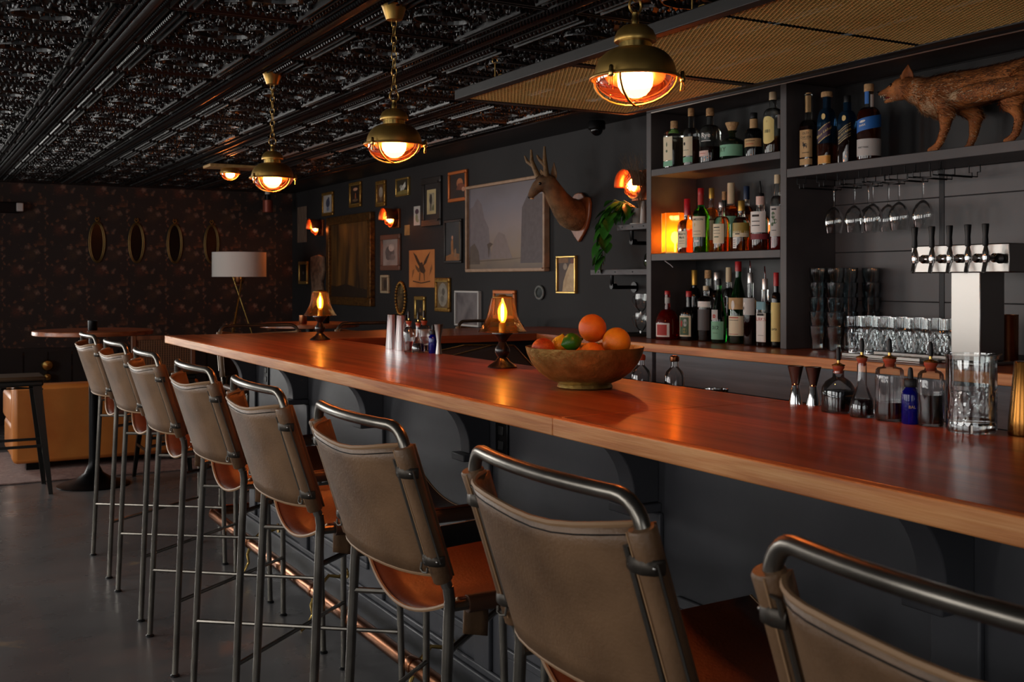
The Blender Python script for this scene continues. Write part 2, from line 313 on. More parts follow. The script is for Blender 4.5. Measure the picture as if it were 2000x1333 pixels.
# pressed-metal ceiling tiles
M_TIN = mat('black_pressed_tin', (15, 14, 15), .3, 0, spec=.5, bump=.05, bscale=90)
ce = thing('ceiling', 'black pressed-metal tile ceiling with raised ornament', None); struct(ce)
bx('ceiling_slab', M_BLACK, WALL_L - .2, XW + .15, YF - .15, YB + .15, ZC, ZC + .1, ce)
TX, TY = .61, .60
random.seed(5)
def tile():
    m = MB(); hx, hy = TX / 2, TY / 2; z = -.004
    m.add([(-hx, -hy, z), (hx, -hy, z), (hx, hy, z), (-hx, hy, z)], [(0, 1, 2, 3)])
    def ridge(a, b_, w, h, n=1):
        a = Vector(a); b_ = Vector(b_); d = (b_ - a).normalized(); sd = Vector((-d.y, d.x, 0)) * w
        m.add([a + sd + Vector((0, 0, z)), b_ + sd + Vector((0, 0, z)), b_ - sd + Vector((0, 0, z)), a - sd + Vector((0, 0, z)), a + sd * .45 + Vector((0, 0, z - h)), b_ + sd * .45 + Vector((0, 0, z - h)), b_ - sd * .45 + Vector((0, 0, z - h)), a - sd * .45 + Vector((0, 0, z - h))],
              [(4, 5, 6, 7), (0, 1, 5, 4), (2, 3, 7, 6), (1, 2, 6, 5), (3, 0, 4, 7)])
    def bead(x, y, rx, ry, h, a=0):
        ca, sa = math.cos(a), math.sin(a); vs = []
        for rr, zz in ((1, 0), (.62, -.8)):
            for k in range(6):
                t = k * math.pi / 3; px, py = rx * rr * math.cos(t), ry * rr * math.sin(t)
                vs.append((x + px * ca - py * sa, y + px * sa + py * ca, z + zz * h))
        vs.append((x, y, z - h))
        m.add(vs, [(k, (k + 1) % 6, 6 + (k + 1) % 6, 6 + k) for k in range(6)] + [(6 + k, 6 + (k + 1) % 6, 12) for k in range(6)])
    for sx in (-1, 1):                                   # half of the wide roll moulding that runs between rows
        m.grid(lambda u, v: (sx * (hx - .036 * u), (-1 + 2 * v) * hy, z - .020 * math.cos(u * math.pi / 2)), 4, 1) if sx > 0 else m.grid(lambda u, v: (sx * (hx - .036 * u), (1 - 2 * v) * hy, z - .020 * math.cos(u * math.pi / 2)), 4, 1)
        for k in range(26): bead(sx * (hx - .030), -hy + (k + .5) * TY / 26, .013, .006, .022)
        ridge((sx * (hx - .105), -hy + .05, 0), (sx * (hx - .105), hy - .05, 0), .005, .017)
        for k in range(18): bead(sx * (hx - .085), -hy + .06 + k * .0282, .013, .008, .020, .5 * sx)
        ridge((sx * (hx - .128), -hy + .05, 0), (sx * (hx - .128), hy - .05, 0), .006, .020); ridge((sx * (hx - .058), -hy + .01, 0), (sx * (hx - .058), hy - .01, 0), .004, .014)
    for sy in (-1, 1):                                   # bead rows across
        for k in range(14): bead(-.17 + k * .0262, sy * (hy - .062), .010, .008, .014)
        ridge((-.18, sy * (hy - .085), 0), (.18, sy * (hy - .085), 0), .003, .006)
        ridge((-hx + .05, sy * (hy - .012), 0), (hx - .05, sy * (hy - .012), 0), .008, .010)
    for k in range(24):                                  # oval medallion and curling leaves, mirrored into four quarters
        a = 2 * math.pi * k / 24; b_ = 2 * math.pi * (k + 1) / 24
        ridge((.10 * math.cos(a), .062 * math.sin(a), 0), (.10 * math.cos(b_), .062 * math.sin(b_), 0), .006, .014)
    [bead(.045 * math.cos(q * .785), .026 * math.sin(q * .785), .010, .006, .012, q) for q in range(8)]; bead(0, 0, .012, .010, .016)
    for q in range(70):
        x, y, a, l = random.uniform(.01, .168), random.uniform(.0, .205), random.uniform(0, 3.1), random.uniform(.006, .014)
        if (x / .115) ** 2 + (y / .078) ** 2 < 1: continue
        for sx in (-1, 1):
            for sy in (-1, 1): bead(sx * x, sy * y, l, .0042, .013, a * sx * sy)
    for q in range(3):                                   # long scrolls
        for sx in (-1, 1):
            for sy in (-1, 1):
                P = [(sx * (.06 + .1 * t * (1 - .2 * q)), sy * (.095 + .03 * q + .035 * math.sin(t * 3.1)), 0) for t in [i / 6 for i in range(7)]]
                for i in range(6): ridge(P[i], P[i + 1], .004, .010)
    return m
tproto = tile().build('ceiling_tile', M_TIN, ce, smooth=True, sharp=50); tproto.location = (.72 + TX / 2, 4.33 + TY / 2, ZC)
i0, i1 = math.ceil((WALL_L - .72) / TX) - 1, int((XW - .72) / TX) + 1
j0, j1 = math.ceil((YF - 4.33) / TY), int((YB - 4.33) / TY)
for i in range(i0 + 1, i1):
    for j in range(j0, j1):
        if (i, j) == (0, 0) or .72 + (i + 1) * TX > XW or 4.33 + (j + 1) * TY > YB: continue
        x0, y0 = .72 + i * TX, 4.33 + j * TY
        if x0 + TX < y0 * .0709 - .2 and j > 4: continue          # outside every view the room offers from the bar
        o = tproto.copy(); COL.objects.link(o); o.parent = ce; o.location = (x0 + TX / 2, y0 + TY / 2, ZC)
# ================================================================ the bar
BX0, BX1, BY1, BZ = 1.235, 1.915, 6.05, 1.07       # front edge, inner edge, far end, top
BT = .040
bar = thing('bar_counter', 'long L-shaped wooden bar with dark panelled front and reddish brown top', 'bar', (1.55, 3.0, 0))
def P0(o, p): o.location = (-p.location[0], -p.location[1], -p.location[2]); return o
JY = Vector((1.235, 2.03, 0)).y
for (y0, y1) in ((-1.2, JY - .0008), (JY + .0008, BY1)):
    w = P0(bx('worktop', M_BAR, BX0 + .022, BX1, y0, y1, BZ - BT, BZ, bar, .002), bar)
    P0(bx('edge_board', M_EDGE, BX0, BX0 + .0215, y0, y1, BZ - BT, BZ - .0003, bar, .003), bar)
P0(bx('worktop', M_BARX, BX1 + .0008, XW - .001, 5.27, BY1, BZ - BT, BZ, bar, .002), bar)
# the dark front under the top, with corbels and panel mouldings
DX = 1.56
M_DIE = mat('bar_front_paint', (60, 61, 66), .42, rgb2=(80, 81, 86), vscale=1.8, bump=.05, bscale=25, detail=6)
mb = MB(); mb.box(DX, 1.72, -1.2, 5.55, 0, BZ - BT); mb.box(1.72, XW - .001, 5.40, 5.55, 0, BZ - BT)
P0(mb.build('front_panel', M_DIE, bar, smooth=False), bar)
P0(bx('plinth', M_DIE, DX - .02, DX, -1.2, 5.57, 0, .16, bar, .006), bar)
P0(bx('plinth_moulding', M_DIE, DX - .012, DX, -1.2, 5.56, .16, .185, bar, .006), bar)
def corbel(y):
    pts = [(DX, BZ - BT), (1.32, BZ - BT)] + [(1.32 + .17 * math.sin(k / 10 * math.pi / 2), .86 + .165 * math.cos(k / 10 * math.pi / 2)) for k in range(11)] + [(1.49, .8455), (DX, .8455)]
    P0(MB().prism(pts, y - .03, y + .03, 'y').build('corbel', M_DIE, bar, bevel=.003), bar)
    P0(bx('corbel_foot', M_DIE, DX - .095, DX, y - .042, y + .042, .823, .845, bar, .003), bar)
    P0(bx('stile', M_DIE, DX - .014, DX, y - .05, y + .05, .185, .8225, bar, .004), bar)
CY = [.38, 1.24, 2.11, 2.96, 3.80, 4.66, 5.47]
for y in CY: corbel(y)
for i in range(len(CY) - 1):
    y0, y1 = CY[i] + .11, CY[i + 1] - .11; mb = MB()
    for a in ((y0, y1, .26, .285), (y0, y1, .62, .645), (y0, y0 + .025, .285, .62), (y1 - .025, y1, .285, .62)): mb.box(DX - .012, DX, *a)
    P0(mb.build('panel_moulding', M_DIE, bar, bevel=.004), bar)
def outlet(y, z, name='power_outlet', lab='x'):
    t = thing(name, lab, 'outlet', (DX, y, z), 0, 'sockets on the bar front')
    bx('cover_plate', M_BLKMET, -.007, 0, -.037, .037, -.06, .06, t, .003)
    for dz in (-.022, .022): bx('socket', M_RUB, -.010, -.006, -.016, .016, dz - .014, dz + .014, t, .002)
outlet(2.845, .90, lab='black power outlet under the bar top near the long joint in the edge'); outlet(5.25, .906, lab='black power outlet under the bar top at the far corner')
# copper foot rail
fr = thing('foot_rail', 'worn copper foot rail on brass brackets along the bar front', 'foot rail', (1.405, 3, 0)); FX, FZ = 1.405, .155
pts = [(0, y - 3, FZ) for y in (-1.2, 0, 1, 2, 3, 4, 5)] + [(0, 2.68, FZ), (.02, 2.745, FZ), (.075, 2.77, FZ), (.3, 2.77, FZ), (1.2, 2.77, FZ)]
MB().tube(pts, .0255, 14).build('rail_pipe', M_COPPER, fr)
for y in (.3, 1.25, 2.2, 3.15, 4.1, 5.0):
    MB().lathe([(.0275, -.02), (.0285, -.016), (.0285, .016), (.0275, .02)], 16, (0, y - 3, FZ), ax='y').build('collar', M_COPPER, fr)
    yy = y - 3
    leg = [(0, yy, FZ - .024), (-.012, yy, .10), (-.006, yy, .06), (-.03, yy, .02), (-.055, yy, .006)]
    MB().tube(leg, [.008, .007, .006, .006, .008], 8).build('bracket_foot', M_BRASSB, fr)
    MB().tube([(.02, yy, FZ + .01), (.06, yy, FZ + .05), (.10, yy, FZ + .04), (.13, yy, FZ + .05)], .007, 8).build('bracket_arm', M_BRASSB, fr)
    MB().lathe([(.022, .130), (.022, .136), (.012, .1395)], 12, (0, yy, FZ + .05), ax='x').build('wall_flange', M_BRASSB, fr)
# ---------------------------------------------------------------- back bar
CX = 3.08
bb = thing('back_counter', 'wooden back counter along the wall under the bottle shelves', 'counter', (CX, 1.5, 0))
P0(bx('worktop', M_BAR, CX + .0205, XW - .001, -1.2, 5.268, BZ - BT, BZ, bb, .002), bb)
P0(bx('edge_board', M_EDGE, CX, CX + .02, -1.2, 4.62, BZ - BT, BZ - .0003, bb, .003), bb)
M_PLANK = wood_mat('grey_stained_plank', (84, 88, 96), (100, 104, 112), (118, 122, 130), 'y', .5, .8)
for y0, y1 in ((-1.2, 1.2), (1.202, 4.17), (4.20, 5.2)):
    P0(bx('apron_plank', M_PLANK, CX + .03, CX + .055, y0, y1, .885, BZ - BT - .001, bb, .002), bb)
P0(bx('cabinet_back', M_BLACK, XW - .04, XW - .001, -1.2, 5.2, 0, .88, bb), bb)
P0(bx('cabinet_top', M_BLACK, CX + .06, XW - .04, -1.2, 5.2, .86, .884, bb), bb)
for y in (-.2, 1.2, 2.6, 4.0, 5.0): P0(bx('cabinet_side', M_BLACK, CX + .06, XW - .04, y, y + .02, 0, .86, bb), bb)
# under-bar steel bench behind the front bar
ub = thing('under_bar_sink', 'stainless under-bar sink and ice bench behind the bar', 'sink', (2.2, 2.4, 0))
def steel(n, *a, m=None, bev=.004): return bx(n, m or M_STEEL, *a, ub, bev)
steel('splash_rim', -.28, -.245, -2.2, 1.72, .90, .945); steel('front_rim', .22, .25, -2.2, 1.72, .86, .90)
for y0, y1 in ((-2.2, -1.3), (-1.25, -.1), (-.05, .8), (.85, 1.72)):
    mb = MB(); mb.box(-.245, .22, y0, y0 + .03, .55, .90); mb.box(-.245, .22, y1 - .03, y1, .55, .90); mb.box(-.245, .22, y0 + .03, y1 - .03, .55, .58); mb.box(.19, .22, y0 + .03, y1 - .03, .58, .87); mb.build('basin', M_STEEL, ub, bevel=.003)
for y in (-2.1, -.6, .4, 1.66):
    for x in (-.22, .2): MB().lathe([(.018, 0), (.018, .55)], 10, (x, y, 0)).build('leg', M_STEEL, ub)
sh = thing('back_ledge', 'black steel ledge rail below the back counter', 'ledge', (3.02, 1.4, 0))
mb = MB(); mb.box(-.12, .03, -2.6, 2.6, .80, .825); mb.build('ledge_top', M_BLKMET, sh, bevel=.003)
mb = MB(); mb.box(-.14, -.12, -2.6, 2.6, .79, .84); mb.build('steel_lip', M_STEEL, sh, bevel=.003)
for y in (-2.4, -.8, .8, 2.4): bx('leg', M_BLKMET, -.06, -.03, y, y + .03, 0, .80, sh)
# brass-edged black service station below the far arm of the bar
gs = thing('service_station', 'black service station with brass edge strips below the far arm of the bar', 'cabinet', (2.45, 4.95, 0))
mb = MB(); mb.box(-.50, .42, -.42, .28, 0, .93); mb.build('cabinet_body', M_BLACK, gs, bevel=.003)
def T3(c, o): return tuple(a - b for a, b in zip(c, o))
G = gs.location
pA, pB, pC, pD, s1, s2 = [Vector(p) - Vector(G) for p in ((2.612, 5.20, 1.019), (2.919, 5.20, 1.009), (2.768, 4.70, .917), (2.275, 4.90, 1.006), (2.771, 5.19, 1.013), (2.268, 4.70, .999))]
mb = MB(); low = Vector((0, 0, -.012)); q = [pA, pB, pC, s2, pD]
mb.add(q + [p + low for p in q], [(0, 1, 2, 3, 4)[::-1], (5, 6, 7, 8, 9), (0, 1, 6, 5), (1, 2, 7, 6), (2, 3, 8, 7), (3, 4, 9, 8), (4, 0, 5, 9)])
mb.build('sloped_lid', M_BLACK, gs, smooth=False)
up = Vector((0, 0, .003))
for a, b_ in ((pA, pB), (pB, pC), (pA, pD), (s1, s2)): MB().tube([a + up, b_ + up], .0035, 6).build('brass_strip', M_BRASSB, gs)
# ---------------------------------------------------------------- bottle shelves
SX = 3.33
su = thing('bottle_shelves', 'dark grey built-in shelving unit for bottles behind the bar', 'shelf', (SX, 3.0, BZ)); so = su.location
def S(n, x0, x1, y0, y1, z0, z1, m=None, bev=.002): return P0(bx(n, m or M_SHELF, x0, x1, y0, y1, z0, z1, su, bev), su)
S('upright', SX, XW - .001, 4.506, 4.546, BZ + .0005, 2.225); S('upright', SX, XW - .001, 3.531, 3.569, BZ + .0005, 2.225); S('upright', SX, XW - .001, -1.2, -1.16, BZ + .0005, 2.225)
S('shelf', SX + .001, XW - .001, 3.570, 4.505, 1.897, 1.931); S('shelf', SX + .001, XW - .001, 3.570, 4.505, 1.467, 1.502)
S('shelf', SX + .001, XW - .001, -1.159, 3.530, 1.811, 1.849)
S('top_board', SX, XW - .001, -1.2, 4.546, 2.226, 2.262)
S('light_strip', SX - .006, SX - .001, -1.1, 4.50, 2.2175, 2.2235, mat('pale_trim_strip', (200, 192, 184), .4))
M_BACKP = mat('grey_back_panel', (74, 72, 74), .42, rgb2=(86, 83, 84), vscale=1.5, bump=.04, bscale=30)
for y0, y1 in ((-1.159, .55), (.553, 2.948), (2.972, 3.53)):
    for z0, z1 in ((BZ + .02, 1.279), (1.281, 1.489), (1.491, 1.699), (1.701, 1.81)): S('back_board', XW - .012, XW - .001, y0, y1, z0, z1, M_BACKP)
S('back_panel', XW - .012, XW - .001, 3.57, 4.505, BZ + .02, 2.22, M_BLACK)
S('back_panel', XW - .012, XW - .001, -1.159, 3.53, 1.85, 2.22, M_BLACK)
# ---------------------------------------------------------------- hung mesh canopy
cn = thing('mesh_canopy', 'hanging canopy of brass expanded-metal mesh in a dark timber frame', 'canopy', (2.53, 1.5, 2.15))
M_BEAM = mat('stained_beam', (22, 20, 19), .45, rgb2=(32, 28, 26), vscale=4, stretch=(12, 1, 12))
M_MESH = mat('brass_mesh', (238, 196, 122), .45, .2, rgb2=(216, 172, 100), vscale=3)
def Cb(n, x0, x1, y0, y1, z0, z1, m): return P0(bx(n, m, x0, x1, y0, y1, z0, z1, cn, .003), cn)
Cb('frame_beam', 2.07, 2.11, -1.3, 4.21, 2.143, 2.185, M_BEAM); Cb('frame_beam', 2.94, 2.98, -1.3, 4.21, 2.143, 2.185, M_BEAM)
PN = [(3.36, 4.17), (2.505, 3.30), (1.30, 2.50), (-.76, 1.24)]
for y0, y1 in [p for p in PN if p[1] != 2.50]: Cb('cross_beam', 2.11, 2.94, y1 + .0005, y1 + .04, 2.143, 2.185, M_BEAM)
cell = MB(); LW, SWD, t, h = .0290, .0160, .0016, .0012      # one diamond of the mesh: four tilted strands
def strand(a, b_, w):
    a, b_ = Vector(a), Vector(b_); d = (b_ - a).normalized(); sd = Vector((-d.y, d.x, 0)) * w; zz = Vector((0, 0, h))
    cell.add([(p.y, p.x, p.z) for p in (a + sd, b_ + sd, b_ - sd + zz, a - sd + zz)], [(0, 1, 2, 3)])
for a, b_ in (((0, SWD / 2, 0), (LW / 2, 0, 0)), ((LW / 2, 0, 0), (LW, SWD / 2, 0)), ((0, SWD / 2, 0), (LW / 2, SWD, 0)), ((LW / 2, SWD, 0), (LW, SWD / 2, 0))): strand(a, b_, t)
cm = None
for y0, y1 in PN:
    if cm is None: o = cell.build('mesh_sheet', M_MESH, cn, smooth=False); cm = o.data
    else: o = bpy.data.objects.new('mesh_sheet', cm); COL.objects.link(o); o.parent = cn
    o['kind'] = 'stuff'; o.location = (2.105 - 2.53, y0 - 1.5, (2.1485 if y1 == 2.50 else 2.146) - 2.15)
    for ax, n, st in ((0, int(.84 / SWD), SWD), (1, int((y1 - y0 + .004) / LW), LW)):
        a = o.modifiers.new('repeat', 'ARRAY'); a.use_relative_offset = False; a.use_constant_offset = True
        a.constant_offset_displace = (st, 0, 0) if ax == 0 else (0, st, 0); a.count = n
for y in (3.88, 2.62, 1.3, 0.1):                              # chain hangers
    for x in (2.09, 2.96):
        MB().tube([(x - 2.53, y - 1.5, .033), (x - 2.53, y - 1.5, .10)], .0022, 6).build('hanger_rod', M_BRASS, cn)
        MB().tube([(x - 2.53 + .012 * math.cos(a), y - 1.5, .105 + .012 * math.sin(a)) for a in [k * .57 for k in range(11)]], .002, 6).build('hanger_hook', M_BRASS, cn)
        MB().lathe([(.016, .124), (.012, .134), (.004, .136)], 10, (x - 2.53, y - 1.5, 0)).build('hanger_plate', M_BRASS, cn)
        MB().tube([(x - 2.53 - .004, y - 1.52 - .02 * k, .032 + .012 * math.sin(k * 1.05)) for k in range(4)], .0018, 5).build('hanger_tail', M_BRASS, cn)
# ================================================================ bar stools
M_CLASP = mat('bronze_clasp', (58, 52, 46), .4, .7)
M_LEATHS = mat('dark_seat_leather', (70, 44, 30), .45)
def make_stool(label, group):
    t = thing('bar_stool', label, 'bar stool', (0, 0, 0), 0, group); r = .0105
    ya, yb, yt = .240, .232, .228                       # half widths at rear foot, seat, back
    A, B_ = (-.262, .24), (-.228, .80); top = (-.306, 1.045)
    def post(z): return B_[0] + (top[0] - B_[0]) * (z - .80) / (1.045 - .80)
    for s in (-1, 1):
        lx = [(-.262, s * ya, .004), (-.245, s * (ya - .004), .4), (-.229, s * yb, .765), (-.2275, s * yb, .79), (-.231, s * yb, .815)]
        MB().tube(lx, r, 10).build('leg', M_GUN, t)
        MB().tube([(.265, s * .255, .004), (.258, s * .238, .5), (.252, s * .226, .772)], r, 10).build('leg', M_GUN, t)
        for fx, fy in ((-.262, ya), (.265, .255)): MB().lathe([(.016, 0), (.016, .005), (.011, .009)], 12, (fx, s * fy, 0)).build('foot_pad', M_RUB, t)
        MB().tube([(-.228, s * .228, .776), (.252, s * .226, .772)], .0095, 8).build('seat_rail', M_GUN, t)
    pts = []                                            # posts and curved top rail in one bent tube
    def rail(y): return -.313 - .028 * (1 - (y / yt) ** 2)
    for z in (.815, .92, 1.02, 1.06): pts.append((post(z), -yt - (.004 if z < .9 else 0), z))
    for k in range(1, 7): a = k / 6 * math.pi / 2; pts.append((rail(-yt + .045 * (1 - math.cos(a))), -yt + .045 * (1 - math.cos(a)), 1.06 + .048 * math.sin(a)))
    for k in range(1, 10): y = -yt + .045 + (2 * yt - .09) * k / 10; pts.append((rail(y), y, 1.108))
    for k in range(6, 0, -1): a = k / 6 * math.pi / 2; pts.append((rail(yt - .045 * (1 - math.cos(a))), yt - .045 * (1 - math.cos(a)), 1.06 + .048 * math.sin(a)))
    for z in (1.06, 1.02, .92, .815): pts.append((post(z), yt + (.004 if z < .9 else 0), z))
    MB().tube(pts, r, 10).build('back_frame', M_GUN, t)
    for z in (.255, .695):                              # crossed braces
        for s in (-1, 1): MB().tube([(-.252 + .015 * (z > .5), s * .235, z), (.262 - .006 * (z > .5), -s * (.245 - .015 * (z > .5)), z + .016 * s)], .0068, 8).build('cross_brace', M_GUN, t)
    zb, zt = .832, 1.074
    def back(u, v):
        a = -1 + 2 * u; e = 1 - abs(a); sag = 1 - a * a; z = zb + (zt - zb) * v - .016 * sag * v + .003 * math.sin(a * 5) * v
        return (post(z) + .024 - .050 * (1 - math.exp(-e / .14)) - .032 * sag, a * (yt - .004), z)
    US = [0, .012, .03, .05, .075, .10, .14, .2, .3, .4, .5, .6, .7, .8, .86, .90, .925, .95, .97, .988, 1]
    sl = MB().grid(lambda u, v: back(US[round(u * 20)], v), 20, 8).build('back_sling', M_LEATH, t, solid=.005)
    for v in (0, 1): MB().tube([back(u, v) for u in US[1:-1]], .0042, 6).build('hem', M_HEM, sl)
    MB().tube([(p[0] - .0034, p[1], p[2]) for p in [back(u, .945) for u in US[3:-3]]], .0011, 4).build('stitch_line', M_RUB, sl)
    for s in (-1, 1):
        w = MB().tube([(post(z) - .002, s * yt, z) for z in (zb - .006, zb - .003, zb + .05, (zb + zt) / 2, zt - .03, zt - .003, zt)], [.0165, .0185, .0178, .0172, .0178, .0188, .0165], 14).build('post_sleeve', M_LEATH, t)
        MB().tube([(post(z) - .0185, s * (yt - .010), z) for z in (zb + .004, (zb + zt) / 2, zt - .006)], .0016, 5).build('sleeve_seam', M_HEM, w)
        MB().tube([(post(z) - .017, s * (yt - .0235), z) for z in (zb + .02, zt - .025)], .0036, 6).build('clamp_rod', M_GUN, t)
        MB().tube([(post(z) - .006, s * (yt + .0195), z) for z in (zb + .03, zt - .04)], .0022, 6).build('clamp_rod', M_GUN, t)
        for z, up in ((zb + .034, -1), (zt - .046, 1)):
            c = MB().tube([(post(z) - .0175, s * (yt - .0275), z), (post(z) - .0225, s * (yt - .012), z), (post(z) - .0205, s * (yt + .006), z), (post(z) - .010, s * (yt + .018), z), (post(z) + .004, s * (yt + .0195), z)], .0022, 8, flat=4.4).build('clasp', M_CLASP, t)
            MB().tube([(post(z) - .0205, s * (yt - .025), z + .008 * up), (post(z) - .0225, s * (yt - .025), z + .020 * up), (post(z) - .0240, s * (yt - .012), z + .023 * up), (post(z) - .0225, s * (yt + .001), z + .021 * up), (post(z) - .0215, s * (yt + .002), z + .012 * up)], .0022, 6).build('clamp_hook', M_GUN, t)
            MB().ball((post(z) - .0105, s * (yt + .0185), z), .0032, 8, 5).build('rivet', M_STEEL, c)
    def seat(u, v):
        a = -1 + 2 * u; sag = 1 - a * a; x = -.205 + .445 * v
        return (x - .02 * sag * (1 - v), a * .224, .788 - .052 * sag - .012 * sag * (1 - v) + .012 * v)
    ss = MB().grid(seat, 18, 8).build('seat_sling', M_LEATHD, t, solid=.005)
    for v in (0, 1): MB().tube([seat(i / 18, v) for i in range(19)], .0042, 6).build('hem', M_HEM, ss)
    for s in (-1, 1):
        MB().tube([(x, s * .227, .777) for x in (-.19, -.05, .1, .225)], .0165, 10).build('seat_sleeve', M_LEATHS, t)
        MB().grid(lambda u, v: (-.188 + .05 * v, s * (.212 - .004 * u), .772 - .055 * u - .012 * v), 3, 3).build('seat_flap', M_LEATH, t, solid=.005)
    return t
SPOT = [5.51, 4.79, 4.09, 3.38, 2.70, 2.01, 1.285, .617]
WORDS = ['at the orange sofa end', 'second from the orange sofa end', 'third from the orange sofa end', 'fourth from the orange sofa end', 'fifth from the orange sofa end', 'sixth from the orange sofa end', 'seventh from the orange sofa end', 'at the end opposite the orange sofa']
GS = 'leather sling stools along the bar front'
st0 = make_stool('taupe leather bar stool along the bar, ' + WORDS[0], GS)
st0.location = (1.09, SPOT[0], 0)
rnd = random.Random(2)
stools = [st0]
for i in range(1, 8):
    stools.append(dup(st0, (1.09 + rnd.uniform(-.003, .003), SPOT[i], 0), rnd.uniform(-.02, .02), 'taupe leather bar stool along the bar, ' + WORDS[i], GS))
# dark strap standing out beside the third stool's back
MB().tube([(-.26, -.215, .90), (-.16, -.212, .905), (-.06, -.21, .91)], .006, 10, flat=3.6).build('arm_strap', M_RUB, stools[5])
G2 = 'leather sling stools behind the far arm of the bar'
for i, x in enumerate((1.79, 2.49, 3.29)):
    dup(st0, (x, 5.86, 0), R(-90), 'leather sling bar stool behind the far arm of the bar, ' + ('nearest its open corner', 'middle of three', 'next to the picture wall')[i], G2)
# ================================================================ lamps
M_LENS = thin_glass('amber_ribbed_lens', (255, 156, 88), .05, .08, (255, 88, 34))
M_BULB = mat('hot_bulb', (255, 230, 190), .5, emit=(255, 222, 186), es=200)
M_BULBS = mat('filament_bulb', (255, 220, 160), .5, emit=(255, 178, 92), es=120)
M_AMBER = thin_glass('amber_lamp_glass', (255, 232, 190), .11, .03, (255, 190, 100))
def chain_mesh(z0, z1, n, w=.009, r=.0017):
    mb = MB(); L = (z1 - z0) / n
    for i in range(n):
        zc = z0 + (i + .5) * L; hl = L * .5 + .004
        pts = [((w / 1.0) * math.cos(a) * (1 if abs(math.sin(a)) < .98 else 1), 0, zc + hl * math.sin(a)) for a in [2 * math.pi * k / 12 for k in range(12)]]
        if i % 2: pts = [(0, p[0], p[2]) for p in pts]
        mb.tube(pts, r, 5, closed=True)
    return mb
def pendant(x, y, label):
    t = thing('pendant_lamp', label, 'pendant lamp', (x, y, 1.757), 0, 'brass pendant lamps over the bar'); zt = ZC - 1.757 - .012
    MB().lathe([(.018, zt - .050), (.026, zt - .048), (.033, zt - .03), (.040, zt - .008), (.046, zt)], 24).build('ceiling_rose', M_BRASS, t)
    chain_mesh(.235, zt - .045, 9).build('chain', M_BRASS, t)
    MB().tube([(.016 * math.cos(a), 0, .222 + .018 * math.sin(a)) for a in [2 * math.pi * k / 16 for k in range(16)]], .0024, 6, closed=True).build('suspension_ring', M_BRASS, t)
    MB().lathe([(.0, .178), (.008, .178), (.009, .192), (.007, .196), (.008, .206), (.004, .212), (0, .213)], 14).build('stem', M_BRASSB, t)
    MB().lathe([(.0385, .142), (.046, .141), (.0475, .144), (.046, .152), (.040, .166), (.028, .176), (.012, .180), (0.001, .181)], 32).build('top_cap', M_BRASS, t)
    MB().lathe([(.037, .124), (.037, .142)], 32).build('neck_band', M_BRASSB, t)
    dome = [(.088 * math.sin(math.pi / 2 * (1 - k / 9)) ** .8 * 1.0 if k < 9 else .034, .066 + .060 * math.sin(math.pi / 2 * k / 9)) for k in range(10)]
    dome = [(.034 + (.0905 - .034) * math.cos(math.pi / 2 * k / 10), .066 + .060 * math.sin(math.pi / 2 * k / 10)) for k in range(11)]
    MB().lathe(dome, 40).build('dome_shade', M_BRASS, t, solid=.0015)
    MB().tube([(.098 * math.cos(a), .098 * math.sin(a), .060) for a in [2 * math.pi * k / 40 for k in range(40)]], .0035, 8, closed=True).build('guard_ring', M_BRASS, t)
    MB().lathe([(.0905, .066), (.099, .064), (.0995, .060)], 40).build('rim', M_BRASS, t, solid=.001)
    lens = []
    n = 72; mb = MB(); prof = [(.089 * math.cos(math.pi / 2 * k / 8), .061 - .052 * math.sin(math.pi / 2 * k / 8)) for k in range(9)]
    vs = [(r * (1 + .006 * (j % 2)) * math.cos(2 * math.pi * j / n), r * (1 + .006 * (j % 2)) * math.sin(2 * math.pi * j / n), z) for r, z in prof for j in range(n)]
    mb.add(vs, [(i * n + j, i * n + (j + 1) % n, (i + 1) * n + (j + 1) % n, (i + 1) * n + j) for i in range(8) for j in range(n)]).build('lens', M_LENS, t)
    MB().ball((0, 0, .056), .040, 16, 10).build('bulb', M_BULB, t)
    for a in (R(35), R(125)):
        MB().tube([(.098 * math.cos(q) * math.cos(a), .098 * math.cos(q) * math.sin(a), .060 - .060 * math.sin(q)) for q in [math.pi * k / 14 for k in range(15)]], .0028, 6).build('guard_bar', M_BRASS, t)
    for a in (R(205), R(325), R(85)):
        cx, cy = .104 * math.cos(a), .104 * math.sin(a)
        g = MB().lathe([(.005, .05), (.0065, .052), (.0065, .062), (.005, .066), (.005, .072), (.003, .075)], 10, (cx, cy, 0)).build('clamp_screw', M_BRASSB, t)
        MB().tube([(cx, cy - .004, .05), (cx, cy - .008, .032), (cx, cy + .008, .032), (cx, cy + .004, .05)], .0012, 5).build('wire_handle', M_BRASSB, g)
    return t
pendant(1.42, 1.98, 'brass pendant lamp closest to the brass fruit bowl, hung over the bar')
pendant(1.42, 3.34, 'brass pendant lamp in the middle of the row of three over the bar')
pendant(1.42, 4.70, 'brass pendant lamp over the far end of the bar')
M_COPB = mat('copper_lamp_body', (170, 92, 52), .4, .8)
